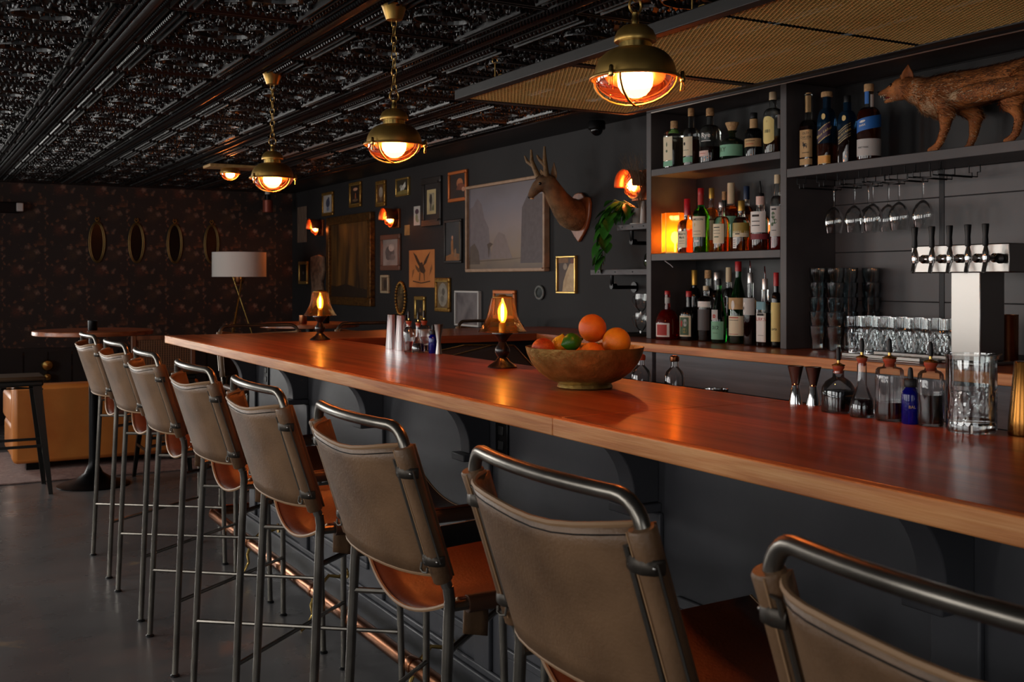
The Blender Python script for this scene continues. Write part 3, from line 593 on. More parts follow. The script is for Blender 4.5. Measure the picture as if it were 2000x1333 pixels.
def bulkhead(loc, ax, label, plate, wood=False, s=1.0):
    """ship's bulkhead lamp; built pointing down -z, then turned to face out of the wall"""
    t = thing('bulkhead_lamp', label, 'wall lamp' if ax == 'x' else 'ceiling lamp', loc, 0, 'small bulkhead lamps on wall and ceiling')
    M = Matrix.Rotation(R(90), 4, 'Y') if ax == 'x' else Matrix.Identity(4); M = M @ Matrix.Scale(s, 4)
    def B(mb, n, m, **k): return mb.xf(M).build(n, m, t, **k)
    B(MB().box(-plate[0] / 2, plate[0] / 2, -plate[1] / 2, plate[1] / 2, -.022, -.0005), 'mounting_plate', wood_mat('pale_pine', (150, 112, 66), (176, 136, 84), (196, 158, 104), 'y', .5) if wood else M_COPB, bevel=.003)
    B(MB().lathe([(.074, -.062), (.076, -.058), (.072, -.035), (.06, -.0225), (.04, -.022)], 28), 'lamp_body', M_BRASS if wood else M_COPB)
    B(MB().lathe([(.068 * math.cos(math.pi / 2 * k / 7), -.06 - .045 * math.sin(math.pi / 2 * k / 7)) for k in range(8)], 40), 'lens', M_LENS)
    B(MB().ball((0, 0, -.066), .034, 12, 8), 'bulb', M_BULB)
    for a in (R(45), R(135)): B(MB().tube([(.074 * math.cos(q) * math.cos(a), .074 * math.cos(q) * math.sin(a), -.062 - .05 * math.sin(q)) for q in [math.pi * k / 12 for k in range(13)]], .0026, 6), 'guard_bar', M_BRASS)
    B(MB().tube([(.075 * math.cos(a), .075 * math.sin(a), -.062) for a in [2 * math.pi * k / 28 for k in range(28)]], .0034, 6, closed=True), 'guard_ring', M_BRASS)
    if ax == 'x':            # hood shading the upper half
        B(MB().lathe([(.079, -.030), (.083, -.08), (.086, -.135)], 24, a0=R(82), a1=R(278)), 'hood', M_COPB, solid=.002)
    return t
bulkhead((XW, 4.99, 1.90), 'x', 'hooded copper bulkhead lamp on the wall above the hanging plant', (.17, .15))
bulkhead((XW, 8.47, 1.885), 'x', 'glowing copper bulkhead lamp right of the tall gilt-framed painting', (.16, .15))
bulkhead((XW, 10.36, 1.885), 'x', 'glowing copper bulkhead lamp left of the tall gilt-framed painting', (.16, .15))
bulkhead((2.19, 8.34, ZC - .045), 'z', 'glowing bulkhead lamp on a pale wooden board under the ceiling', (.36, .22), True)
# amber glass table lamps
M_TURN = mat('black_turned_wood', (18, 16, 16), .3, coat=.3)
def table_lamp(x, y, label):
    t = thing('table_lamp', label, 'table lamp', (x, y, BZ), 0, 'amber glass lamps on the bar')
    MB().lathe([(.050, 0), (.051, .004), (.044, .010), (.026, .022), (.020, .030), (.015, .036), (.020, .042), (.026, .054), (.025, .066), (.016, .080), (.0125, .088), (.016, .094), (.026, .108), (.036, .116), (.036, .122)], 32).build('base', M_TURN, t)
    bell = [(.081, .1225), (.080, .126), (.073, .136), (.062, .155), (.053, .176), (.047, .200), (.043, .222), (.040, .236), (.034, .240), (.012, .241)]
    MB().lathe(bell[:-1], 40).build('glass_shade', M_AMBER, t)
    MB().tube([(.081 * math.cos(a), .081 * math.sin(a), .1235) for a in [2 * math.pi * k / 40 for k in range(40)]], .0016, 6, closed=True).build('shade_lip', M_AMBER, t)
    MB().lathe([(.034, .239), (.035, .243), (.014, .246), (.010, .250)], 20).build('shade_cap', M_BRASS, t)
    MB().lathe([(.012, .1225), (.012, .150), (.009, .154)], 14).build('bulb_socket', M_BRASS, t)
    MB().lathe([(.008, .154), (.015, .170), (.017, .190), (.012, .214), (.004, .228), (.0005, .230)], 14).build('bulb', thin_glass('bulb_glass', (255, 236, 200), .05, .18, (255, 190, 110)), t)
    MB().lathe([(.0035, .160), (.0058, .175), (.0058, .205), (.002, .218)], 10).build('filament', M_BULBS, t)
    return t
table_lamp(1.79, 3.27, 'amber glass bell lamp on black base beside the brass fruit bowl')
table_lamp(1.82, 5.22, 'amber glass bell lamp on black base at the far corner of the bar')
# floor lamp by the wallpaper
fl = thing('floor_lamp', 'tripod floor lamp with a white drum shade by the wallpapered wall', 'floor lamp', (2.79, 10.3, 0))
MB().lathe([(.25, 1.40), (.25, 1.63)], 48).build('drum_shade', mat('white_linen', (226, 220, 214), .8), fl, solid=.003)
for k in range(3):
    a = R(100 + 120 * k); MB().tube([(.40 * math.cos(a), .40 * math.sin(a), 0), (-.06 * math.cos(a), -.06 * math.sin(a), 1.40)], .0075, 8).build('leg', M_BRASSB, fl)
MB().lathe([(.03, 1.33), (.05, 1.36), (.045, 1.44), (.03, 1.45)], 16).build('lamp_socket', M_COPPER, fl)
MB().tube([(-.25, 0, 1.42), (.25, 0, 1.42)], .004, 6).build('shade_spider', M_BRASSB, fl)
# ================================================================ things on the bar top
M_HBRASS = mat('hammered_brass', (186, 156, 90), .42, .8, rgb2=(142, 114, 60), vscale=22, bump=.25, bscale=70, detail=6)
bw = thing('fruit_bowl', 'wide hammered brass bowl of citrus fruit on the bar', 'bowl', (1.66, 2.555, BZ))
MB().lathe([(.074, 0), (.078, .003), (.075, .010), (.072, .013)], 48).build('foot_ring', M_HBRASS, bw)
prof = [(.070, .012), (.100, .024), (.128, .044), (.149, .070), (.161, .096), (.1655, .114)]
MB().lathe(prof + [(.1635, .1145)] + [(r - .003, z + .003) for r, z in prof[::-1]][1:] + [(.001, .014)], 64).build('bowl_body', M_HBRASS, bw)
ORG = mat('orange_peel', (232, 126, 28), .42, rgb2=(216, 92, 20), vscale=14, bump=.22, bscale=420, sub=.1)
ORG2 = mat('yellow_orange_peel', (238, 160, 30), .4, rgb2=(228, 128, 26), vscale=14, bump=.2, bscale=420, sub=.1)
BLOOD = mat('blushed_orange_peel', (226, 110, 34), .42, rgb2=(168, 52, 20), vscale=18, bump=.2, bscale=420)
LIME = mat('lime_peel', (62, 122, 20), .35, rgb2=(38, 92, 14), vscale=12, bump=.15, bscale=300)
LEM = mat('lemon_peel', (236, 186, 44), .4, rgb2=(220, 160, 30), vscale=14, bump=.2, bscale=380)
cr, sr = math.cos(R(29.2)), math.sin(R(29.2))
def fruit(name, off, dep, z, r, m, label, lemon=0, tilt=0, grp='citrus in the brass bowl'):
    t = thing(name, label, name, (1.66 + off * cr - dep * sr, 2.555 - off * sr - dep * cr, z), 0, grp); t.rotation_euler = (tilt, tilt * .6, tilt)
    if lemon: prof = [(.0008, -1.32), (.10, -1.27), (.30, -1.08), (.70, -.72), (.94, -.3), (1, 0), (.94, .3), (.70, .72), (.30, 1.08), (.10, 1.27), (.0008, 1.32)]; MB().lathe([(a * r, b * r * lemon) for a, b in prof], 24).build('peel', m, t)
    else: MB().ball((0, 0, 0), r, 28, 18, sz=.96).build('peel', m, t)
    MB().lathe([(.0045, 0), (.003, .002), (.0005, .0025)], 8, (0, 0, (r * .955 if not lemon else r * lemon * 1.3))).build('stem_end', mat('stem_scar', (92, 96, 44), .7), t)
fruit('orange', .0245, -.036, 1.2335, .0405, ORG, 'big orange on top of the fruit in the brass bowl', tilt=.9)
fruit('orange', .089, .0, 1.197, .0405, ORG2, 'yellowish orange resting against the bowl rim beside the top orange', tilt=1.3)
fruit('orange', -.116, .0, 1.176, .033, BLOOD, 'red-blushed orange at the lamp side of the bowl', tilt=-.7)
fruit('orange', .017, .062, 1.165, .036, ORG, 'orange half hidden behind the front rim of the bowl', tilt=.4)
fruit('orange', .055, -.085, 1.155, .037, ORG, 'orange low at the back of the brass bowl', tilt=.2)
fruit('orange', -.03, -.075, 1.150, .038, ORG2, 'orange low in the bowl behind the lime', tilt=.2)
fruit('lime', -.0385, .042, 1.199, .0255, LIME, 'green lime lying on the oranges in the brass bowl', 1.0, 1.25)
fruit('lemon', -.068, -.030, 1.187, .0245, LEM, 'yellow lemon standing on end between lime and blushed orange', 1.0, .25)
# glassware and bar tools
M_RED = mat('red_bitters', (120, 14, 10), .05, trans=.9, ior=1.33)
M_DKRED = mat('dark_red_bitters', (70, 8, 6), .05, trans=.85, ior=1.33)
M_BRN = mat('brown_bitters', (96, 40, 18), .05, trans=.9, ior=1.33)
M_BLK = mat('near_black_bitters', (16, 10, 10), .1)
M_COB = mat('cobalt_glass', (18, 22, 150), .06, trans=.55, ior=1.45)
M_RUST = mat('rust_stopper', (168, 66, 36), .5)
def dasher_top(t, z, r, stop=True):
    if stop:
        MB().lathe([(r * .72, z - .006), (r * .78, z + .002), (r * 1.0, z + .006), (r * 1.0, z + .011), (r * .8, z + .013)], 18).build('stopper', M_RUST, t)
        MB().lathe([(r * 1.12, z + .0115), (r * 1.15, z + .0135), (r * .5, z + .0165), (.0035, z + .018), (.0035, z + .026)], 18).build('stopper_flange', M_BRASSB, t)
        z += .024
    MB().lathe([(.0048, z), (.0052, z + .014), (.0048, z + .024), (.0028, z + .030), (.0005, z + .031)], 12).build('rubber_tip', M_RUB, t)
def dasher(x, y, label, prof, liq, fill, nk, sq=0, ribs=0, lattice=0, group='bitters bottles on the bar'):
    t = thing('bitters_bottle', label, 'bottle', (x, y, BZ), 0, group); seg = 40
    g = MB()
    if ribs or lattice:
        n = 96; vs = []; fs = []; P = []
        for i in range(len(prof) - 1):
            for q in range(6): k = q / 6; P.append((prof[i][0] * (1 - k) + prof[i + 1][0] * k, prof[i][1] * (1 - k) + prof[i + 1][1] * k))
        P.append(prof[-1])
        for r, z in P:
            body = .012 < z < nk[2]
            for j in range(n):
                a = 2 * math.pi * j / n; d = 0
                if body and ribs: d = .0011 * abs(math.sin(a * ribs / 2))
                if body and lattice: d = .0018 * (abs(math.sin(a * 7 + z * 190)) * .5 + abs(math.sin(a * 7 - z * 190)) * .5)
                vs.append(((r + d) * math.cos(a), (r + d) * math.sin(a), z))
        m = len(P); fs = [(i * n + j, i * n + (j + 1) % n, (i + 1) * n + (j + 1) % n, (i + 1) * n + j) for i in range(m - 1) for j in range(n)]
        g.add(vs, fs)
    else: g.lathe(prof, seg, sq=sq)
    g.build('glass_body', M_GLASS, t, sharp=60)
    lp = [(.0005, .006)] + [(r - .003, max(z, .006)) for r, z in prof if z < fill and r > .004]
    last = [(r, z) for r, z in prof if z >= fill][0]; lp += [(last[0] - .003, fill), (.0005, fill)]
    MB().lathe(lp, seg, sq=sq).build('liquid', liq, t)
    dasher_top(t, nk[1], nk[0])
    return t
dasher(1.850, 1.795, 'octagonal bitters bottle of black liquid with rust stopper on the bar', [(.001, .001), (.033, .001), (.034, .004), (.034, .046), (.032, .058), (.025, .070), (.016, .077), (.0115, .080), (.0115, .094)], M_BLK, .050, (.013, .094, .01), sq=3.0)
dasher(1.832, 1.709, 'long-necked bitters bottle with a red round belly on the bar', [(.001, .001), (.025, .001), (.027, .006), (.027, .022), (.024, .038), (.016, .056), (.0105, .070), (.0100, .118)], M_DKRED, .040, (.0115, .118, .01))
dasher(1.836, 1.636, 'tall ribbed bitters bottle a third full of brown liquid on the bar', [(.001, .001), (.0275, .001), (.0285, .004), (.0285, .108), (.024, .113), (.014, .115), (.012, .121)], M_BRN, .040, (.0135, .121, .108), ribs=36)
dasher(1.845, 1.537, 'diamond-cut bitters bottle of black liquid next to the mixing glass', [(.001, .001), (.0235, .001), (.025, .004), (.025, .106), (.020, .112), (.0125, .115), (.0115, .119)], M_BLK, .064, (.0135, .119, .106), lattice=1)
def blue_dropper(x, y, label, txt=None):
    t = thing('dropper_bottle', label, 'bottle', (x, y, BZ), 0, 'bitters bottles on the bar')
    MB().lathe([(.001, 0), (.0165, 0), (.018, .003), (.018, .060), (.0165, .068), (.011, .074), (.010, .078)], 28).build('glass_body', M_COB, t)
    MB().lathe([(.0125, .0765), (.0130, .078), (.0130, .092), (.0115, .094), (.006, .0945), (.0055, .108), (.004, .116), (.0005, .118)], 20).build('dropper_cap', M_RUB, t)
    if txt:
        v, f = text_mesh(txt, .0085); mb = MB(); mb.add([(.0183 * math.cos(R(232) + x_ / .0183), .0183 * math.sin(R(232) + x_ / .0183), .036 + y_) for x_, y_ in v], f); mb.build('lettering', mat('gold_print', (200, 170, 96), .5), t, smooth=False)
blue_dropper(1.835, 1.580, 'cobalt blue dropper bottle between ribbed and diamond-cut bottles', 'BAL')
blue_dropper(1.893, 4.050, 'cobalt blue dropper bottle beside the far steel tins')
# cut-glass mixing glass with a pouring lip
mg = thing('mixing_glass', 'cut-glass mixing glass with diamond facets and pouring lip', 'mixing glass', (1.842, 1.437, BZ))
n = 72; vs = []; zs = [k * .154 / 44 for k in range(45)]
for z in zs:
    for j in range(n):
        a = 2 * math.pi * j / n; r = .0475
        if .02 < z < .088:
            q = abs(math.sin(a * 4 + z * 46)); p = abs(math.sin(a * 4 - z * 46)); r -= .0020 * (max(0, 1 - q * 4) + max(0, 1 - p * 4)) + .0008 * (q * p)
        if z < .004: r -= .002
        if z > .150: r += .0012
        if z > .128:
            da = (a - R(-29)) ; da = (da + math.pi) % (2 * math.pi) - math.pi; r += .013 * math.exp(-(da / .22) ** 2) * ((z - .128) / .026) ** 2
        vs.append((r * math.cos(a), r * math.sin(a), z))
fs = [(i * n + j, i * n + (j + 1) % n, (i + 1) * n + (j + 1) % n, (i + 1) * n + j) for i in range(44) for j in range(n)]
MB().add(vs, fs).build('cut_glass_wall', thin_glass('cut_crystal', (244, 246, 246), .16), mg, sharp=25)
MB().lathe([(.0005, .0215), (.040, .0215), (.0435, .024), (.0435, .10), (.0445, .152)], 40).build('inner_wall', M_GLASS, mg)
MB().lathe([(.0005, .001), (.0440, .001), (.0455, .003), (.0455, .016), (.043, .021), (.0005, .021)], 40).build('thick_base', mat('solid_glass', (250, 250, 250), .03, trans=1, ior=1.5), mg)
sk = thing('cocktail_shaker', 'gold and steel cocktail shaker tin behind the mixing glass', 'shaker', (1.888, 1.352, BZ))
MB().lathe([(.001, 0), (.030, 0), (.031, .004), (.030, .03), (.0195, .140), (.0185, .143), (.001, .143)], 36).build('tin_body', mat('gold_tin', (150, 100, 46), .2, 1, rgb2=(112, 74, 36), vscale=6), sk)
def jigger(x, y, label):
    t = thing('jigger', label, 'jigger', (x, y, BZ), 0, 'jiggers on the bar')
    MB().lathe([(.001, .001), (.0165, 0), (.0165, .003), (.009, .045), (.0085, .0465)], 28).build('small_cup', M_CHROME, t)
    MB().lathe([(.0090, .0465), (.0100, .048), (.0090, .0495)], 28).build('waist_ring', M_CHROME, t)
    MB().lathe([(.0088, .0495), (.0185, .091), (.0190, .0925), (.0172, .0915), (.008, .052), (.0005, .052)], 28).build('large_cup', mat('dull_pewter', (126, 116, 108), .34, 1), t)
jigger(1.880, 1.962, 'steel jigger standing apart from the bitters bottles, farther of two'); jigger(1.893, 1.917, 'steel jigger closest to the octagonal bitters bottle')
def tin(x, y, h, r0, r1, label):
    t = thing('shaker_tin', label, 'shaker', (x, y, BZ), 0, 'steel tins on the far part of the bar')
    MB().lathe([(.001, 0), (r1, 0), (r1 + .0005, .004), (r0, h - .003), (r0 + .001, h), (r0 - .0015, h - .001), (r1 - .001, .004), (.001, .004)], 32).build('tin_body', M_CHROME, t)
tin(1.862, 4.385, .150, .0265, .0355, 'tall steel shaker tin upturned on the far bar, left of its twin')
tin(1.858, 4.275, .150, .0265, .0345, 'tall steel shaker tin upturned beside the far bitters bottles')
dasher(1.838, 4.168, 'pinkish ribbed bitters bottle beside the far steel tins', [(.001, .001), (.0215, .001), (.0225, .004), (.0225, .085), (.018, .098), (.0115, .104), (.0105, .116)], mat('pink_bitters', (186, 62, 48), .05, trans=.9), .045, (.012, .116, .085), ribs=28, group='bitters bottles on the far part of the bar')
dasher(1.895, 4.140, 'clear ribbed bitters bottle at the back of the far cluster', [(.001, .001), (.024, .001), (.025, .004), (.025, .100), (.020, .108), (.0125, .112), (.0115, .118)], mat('clear_bitters', (220, 190, 170), .05, trans=1), .030, (.0135, .118, .10), ribs=32, group='bitters bottles on the far part of the bar')
dasher(1.848, 4.095, 'long-necked bitters bottle of dark red liquid in the far cluster', [(.001, .001), (.025, .001), (.027, .006), (.027, .022), (.024, .036), (.014, .056), (.0105, .068), (.0100, .112)], M_DKRED, .040, (.0115, .112, .01), group='bitters bottles on the far part of the bar')
t = thing('jigger', 'steel jigger behind the far cobalt blue dropper bottle', 'jigger', (1.893, 3.995, BZ), 0, 'jiggers on the bar')
MB().lathe([(.001, .001), (.014, 0), (.008, .05), (.0185, .118), (.019, .120), (.017, .119), (.001, .06)], 24).build('cup', M_STEEL, t)
# tall bottle with copper pourer standing low behind the fruit bowl
for (x, y, lab) in ((2.03, 2.80, 'clear speed bottle with rust stopper behind the fruit bowl'), (2.085, 2.70, 'clear speed bottle with copper pourer behind the fruit bowl')):
    t = thing('speed_bottle', lab, 'bottle', (x, y, .9455), 0, 'bottles in the under-bar well')
    z0 = 0
    MB().lathe([(.001, 0), (.030, 0), (.031, .004), (.031, .125), (.026, .14), (.012, .155), (.011, .175)], 28).build('glass_body', M_GLASS, t)
    MB().lathe([(.0135, .172), (.0145, .176), (.0145, .186), (.010, .190)], 18).build('stopper', M_RUST if x < 2.05 else M_COPPER, t)
t = thing('ice_bucket', 'small steel ice tub on the well shelf behind the bar', 'tub', (2.02, 2.425, .9455))
MB().lathe([(.001, 0), (.026, 0), (.034, .11), (.036, .115), (.032, .114), (.025, .004), (.001, .004)], 28).build('tub_body', M_CHROME, t)
bx('speed_shelf', M_STEEL, -.24, -.06, -.06, .48, .925, .945, ub, .003)
# ================================================================ bottles
def gl(n, rgb, tr=1.0, ro=.03): return mat(n, rgb, ro, trans=tr, ior=1.47)
G_CLR, G_GRN, G_DGRN, G_BLK = gl('bottle_clear', (244, 248, 244)), gl('bottle_green', (24, 140, 40)), gl('bottle_dark_green', (14, 78, 30), .9), mat('bottle_black', (12, 11, 12), .06)
G_BLUE, G_MINT = gl('bottle_blue', (40, 74, 104), .8), gl('bottle_moss', (58, 78, 58), .85)
L_WHI, L_AMB, L_DRK, L_PALE, L_RED, L_BRN = gl('whiskey', (190, 96, 26)), gl('amber_spirit', (214, 132, 44)), gl('dark_liqueur', (36, 14, 10), .6), gl('pale_spirit', (232, 222, 188)), gl('ruby_liqueur', (150, 16, 16), .8), gl('brown_spirit', (120, 50, 18), .9)
P_CREAM, P_WHT, P_KRAFT, P_MINT, P_GREY = mat('paper_cream', (222, 208, 178), .7), mat('paper_white', (228, 222, 216), .7), mat('paper_kraft', (196, 160, 112), .7, rgb2=(180, 142, 96), vscale=30), mat('paper_mint', (122, 178, 146), .6), mat('paper_grey', (188, 184, 180), .7)
P_BLUE, P_RED, P_MAR, P_BLKP, P_PINK, P_ORG, P_OLV, P_YEL = mat('paper_blue', (30, 100, 178), .5), mat('paper_red', (176, 48, 40), .6), mat('paper_maroon', (126, 40, 48), .6), mat('paper_black', (22, 20, 22), .5), mat('paper_pink', (222, 188, 176), .6), mat('paper_orange', (214, 148, 62), .45), mat('paper_olive', (150, 128, 50), .5), mat('paper_straw', (226, 204, 130), .6)
K_RED, K_GOLD, K_SILV, K_BLK, K_CORK, K_CRM, K_BLUE, K_WAX = mat('cap_red', (176, 26, 30), .35), mat('cap_gold', (190, 150, 70), .35, .7), mat('cap_silver', (196, 194, 192), .3, .9), mat('cap_black', (18, 18, 19), .4), M_CORK, mat('cap_cream', (216, 196, 160), .5), mat('cap_navy', (26, 44, 74), .4), mat('red_wax', (190, 22, 36), .3, coat=.4)
I_BLK, I_WHT, I_RED, I_GRN, I_GLD = mat('ink_black', (34, 30, 28), .7), mat('ink_white', (232, 228, 222), .7), mat('ink_red', (178, 52, 44), .7), mat('ink_green', (74, 96, 70), .7), mat('ink_gold', (206, 176, 110), .5)
def curved(mb, pts2, faces, R0, a, z, sq=0, slant=0):
    vs = []
    for x_, y_ in pts2:
        q = a + x_ / R0; c_, s_ = math.cos(q), math.sin(q); rr = R0
        if sq: rr = R0 / (abs(c_) ** sq + abs(s_) ** sq) ** (1 / sq)
        vs.append((rr * c_, rr * s_, z + y_ + slant * x_))
    mb.add(vs, faces)
def bottle(spec, label, x, y, z, r, h, body=.58, sh=.70, nr=.36, cap=.10, capm=None, capr=1.12, glass=None, liq=None, fill=.5, labels=(), sq=0, spout=False, stopper=None, group=None, rz=0):
    t = thing('bottle', label, 'bottle', (x, y, z + .0004), rz, group); top = h
    if spout: top = h - .055
    n0 = nr * r; zb, zs, zc = top * body, top * sh, top * (1 - cap)
    prof = [(.0006, .003), (r * .86, .001), (r * .97, .004), (r, .010), (r, zb)]
    for k in range(1, 7): a = k / 6 * math.pi / 2; prof.append((n0 + (r - n0) * (math.cos(a) if spec != 'slope' else 1 - k / 6), zb + (zs - zb) * (math.sin(a) if spec == 'round' else k / 6)))
    prof += [(n0 * .96, (zs + zc) / 2), (n0, zc)]
    if spec == 'decanter': prof = [(.0006, .003), (r * .9, .001), (r, .012), (r * .98, zb), (r * .80, zb + (zs - zb) * .4), (n0, zs), (n0 * .9, zs + (zc - zs) * .6), (n0 * 1.5, zc)]
    if liq:
        fz = fill * h; mz = lambda q: 1 if q < fz else 0
        P2 = []
        for i in range(len(prof)):
            P2.append(prof[i])
            if i + 1 < len(prof) and prof[i][1] < fz < prof[i + 1][1]: k = (fz - prof[i][1]) / (prof[i + 1][1] - prof[i][1]); P2 += [(prof[i][0] * (1 - k) + prof[i + 1][0] * k, fz)]
        MB().lathe(P2, 28, sq=sq, matz=mz).build('glass_body', [glass or G_CLR, liq], t)
    else: MB().lathe(prof, 28, sq=sq).build('glass_body', glass or G_CLR, t)
    cr_ = n0 * capr
    if stopper == 'flare': MB().lathe([(n0 * .9, zc - .01), (n0, zc), (n0 * 1.9, top - .004), (n0 * 1.9, top), (.001, top)], 18).build('stopper', capm, t)
    else: MB().lathe([(cr_, zc), (cr_ * 1.01, zc + .002), (cr_ * .99, top - .003), (cr_ * .9, top), (.0005, top)], 18).build('cap', capm or K_BLK, t)
    if spout: MB().tube([(0, 0, top - .002), (0, 0, top + .02), (-.003, -.002, top + .04), (-.008, -.006, h)], [.005, .0042, .0034, .003], 8).build('pour_spout', M_CHROME if capm is not K_BLK else M_BLKMET, t)
    for lb in labels:
        z0, z1, m, arc, off = lb[:5]; o = lb[5] if len(lb) > 5 else {}
        sl = o.get('slant', 0); rl = r * 1.012
        if o.get('neck'): rl = n0 * 1.05
        a0, a1 = R(off - arc / 2), R(off + arc / 2); z0, z1 = z0 * h, z1 * h; aS = 0 if o.get('neck') else sq
        ends = o.get('round', 0)
        def fn(u, v, z0=z0, z1=z1, a0=a0, a1=a1, rl=rl, sl=sl, aS=aS, ends=ends):
            a = a0 + (a1 - a0) * u; c_, s_ = math.cos(a), math.sin(a); q = rl if not aS else rl / (abs(c_) ** aS + abs(s_) ** aS) ** (1 / aS)
            e = 1 - ends * abs(2 * u - 1) ** 2.5; zm = (z0 + z1) / 2; zz = z0 + (z1 - z0) * v; zz = zm + (zz - zm) * e
            return (q * c_, q * s_, zz + sl * (a - (a0 + a1) / 2) * rl)
        lo = MB().grid(fn, 14, 2).build(o.get('name', 'paper_label'), m, t)
        for j, (s_, size, zz, ink) in enumerate(o.get('txt', ())):
            v, f = text_mesh(s_, size * h, 1.0, .012); mb = MB(); curved(mb, v, f, rl * 1.006, R(off) + o.get('tx', 0), zz * h, aS, sl); mb.build('lettering', ink, lo, smooth=False)
        for (zz, th, ink, wd) in o.get('bars', ()):
            v = [(-wd * r, -th * h / 2), (wd * r, -th * h / 2), (wd * r, th * h / 2), (-wd * r, th * h / 2)]; nn = 9
            pts = [(-wd * r + 2 * wd * r * k / nn, s2 * th * h / 2) for k in range(nn + 1) for s2 in (-1, 1)]
            mb = MB(); curved(mb, pts, [(2 * k, 2 * k + 2, 2 * k + 3, 2 * k + 1) for k in range(nn)], rl * 1.005, R(off) + o.get('tx', 0), zz * h, aS, sl); mb.build('printed_band', ink, lo, smooth=False)
        for (px, pz, rx, rz_, ink) in o.get('dots', ()):
            pts = [(0, 0)] + [(rx * r * math.cos(q), rz_ * h * math.sin(q)) for q in [k * math.pi / 5 for k in range(10)]]
            mb = MB(); curved(mb, [(p[0] + px * r, p[1]) for p in pts], [(0, k + 1, (k + 1) % 10 + 1) for k in range(10)], rl * 1.007, R(off), pz * h, aS, sl); mb.build('printed_mark', ink, lo, smooth=False)
    return t
SA, SB, SC, SD = 1.931, 1.502, BZ, 1.849
GA, GB, GC, GD = 'bottles on the top left shelf', 'bottles on the middle shelf', 'bottles on the back counter', 'bottles beside the stuffed coyote'
bottle('round', 'square gin bottle with cream and mint label and cork', 3.40, 4.405, SA, .044, .240, .70, .80, .36, .16, K_CORK, 1.2, G_CLR, L_PALE, .66, [(.16, .66, P_CREAM, 84, 180, {'dots': [(-.1, .5, .10, .05, I_GRN), (-.1, .36, .16, .03, I_GRN)]}), (.04, .15, P_MINT, 84, 180), (.72, .82, mat('green_band', (98, 150, 60), .4), 358, 180, {'neck': 1, 'name': 'neck_band'})], sq=5, group=GA)
bottle('round', 'clear whiskey bottle with cream horse label on the top shelf', 3.40, 4.27, SA, .039, .286, .56, .66, .38, .14, K_CORK, 1.05, G_CLR, L_BRN, .45, [(.17, .50, P_CREAM, 110, 185, {'dots': [(-.2, .38, .22, .03, I_BLK)], 'bars': [(.27, .008, I_GRN, .5)]}), (.06, .15, P_MINT, 110, 185)], group=GA)
bottle('round', 'broad clear bottle with white script and pink label', 3.42, 4.149, SA, .052, .271, .56, .70, .34, .14, K_CORK, 1.1, G_CLR, L_DRK, .30, [(.13, .23, P_PINK, 70, 185, {'bars': [(.18, .008, I_RED, .35)]}), (.42, .56, G_CLR, 60, 205, {'name': 'etched_panel', 'txt': [('Rye', .12, .50, I_WHT)], 'bars': [(.40, .012, I_WHT, .5)]})], sq=0, group=GA)
bottle('decanter', 'squat green decanter with a wide mint band and flared stopper', 3.41, 3.977, SA, .056, .179, .50, .62, .30, .22, K_CORK, 1, G_MINT, None, 0, [(.10, .40, P_MINT, 176, 200, {'txt': [('SKY', .17, .27, I_GRN)], 'tx': -.5})], stopper='flare', group=GA)
bottle('round', 'squat dark bottle with kraft paper band and kraft neck', 3.43, 3.850, SA, .041, .210, .52, .66, .42, .12, K_BLK, 1.0, G_BLK, None, 0, [(.24, .42, P_KRAFT, 170, 200, {'bars': [(.30, .012, I_RED, .5), (.37, .012, I_BLK, .6)]}), (.66, .86, P_KRAFT, 300, 200, {'neck': 1, 'name': 'neck_label'})], group=GA)
bottle('round', 'tall clear bottle with an oblong cream 1881 label', 3.40, 3.690, SA, .042, .279, .62, .74, .40, .13, K_CRM, 1.0, G_CLR, L_WHI, .28, [(.16, .60, P_STRAW if False else P_YEL, 92, 188, {'round': .28, 'txt': [('1881', .07, .36, I_BLK)], 'dots': [(0, .52, .12, .02, I_GLD)]}), (.40, .62, P_WHT, 26, 268, {'name': 'tax_strip'})], group=GA)
# middle shelf
bottle('round', 'square whiskey bottle with red wax cap beside the amber lantern', 3.40, 4.300, SB, .040, .270, .46, .62, .34, .30, K_WAX, 1.18, G_CLR, L_WHI, .44, [(.10, .40, P_CREAM, 84, 188, {'txt': [("Maker's", .055, .35, I_BLK), ('Mark', .065, .285, I_BLK)], 'bars': [(.22, .006, I_BLK, .5), (.18, .006, I_BLK, .5)]})], sq=6, group=GB)
bottle('round', 'green whiskey bottle with cream label and red cap', 3.40, 4.194, SB, .041, .315, .56, .70, .36, .10, K_RED, 1.05, G_GRN, None, 0, [(.24, .56, P_CREAM, 120, 200, {'txt': [('JAMESON', .048, .51, I_BLK)], 'dots': [(-.3, .43, .12, .03, I_GLD)], 'bars': [(.33, .005, I_BLK, .5), (.28, .005, I_BLK, .5)]}), (.10, .22, G_DGRN, 120, 200, {'bars': [(.18, .03, I_WHT, .3)]}), (.74, .90, P_RED, 200, 190, {'neck': 1, 'name': 'neck_label'})], group=GB)
bottle('round', 'slim whiskey bottle with gold foil behind the green one', 3.52, 4.259, SB, .033, .325, .56, .70, .42, .16, K_GOLD, 1.02, G_CLR, L_AMB, .52, [(.2, .5, P_CREAM, 120, 200)], group=GB)
bottle('round', 'clear whiskey bottle with a wide cream text label', 3.40, 4.040, SB, .040, .237, .54, .72, .36, .10, K_SILV, .98, G_CLR, L_AMB, .30, [(.17, .56, P_CREAM, 110, 190, {'bars': [(.49, .018, I_BLK, .45), (.43, .008, I_BLK, .5), (.37, .008, I_BLK, .5), (.30, .02, I_GRN, .35)]})], group=GB)
bottle('round', 'tall dark amber bottle with a long cream neck capsule', 3.54, 4.136, SB, .045, .342, .56, .68, .36, .30, K_CRM, 1.1, G_CLR, L_BRN, .60, [(.22, .52, P_MINT, 120, 200)], group=GB)
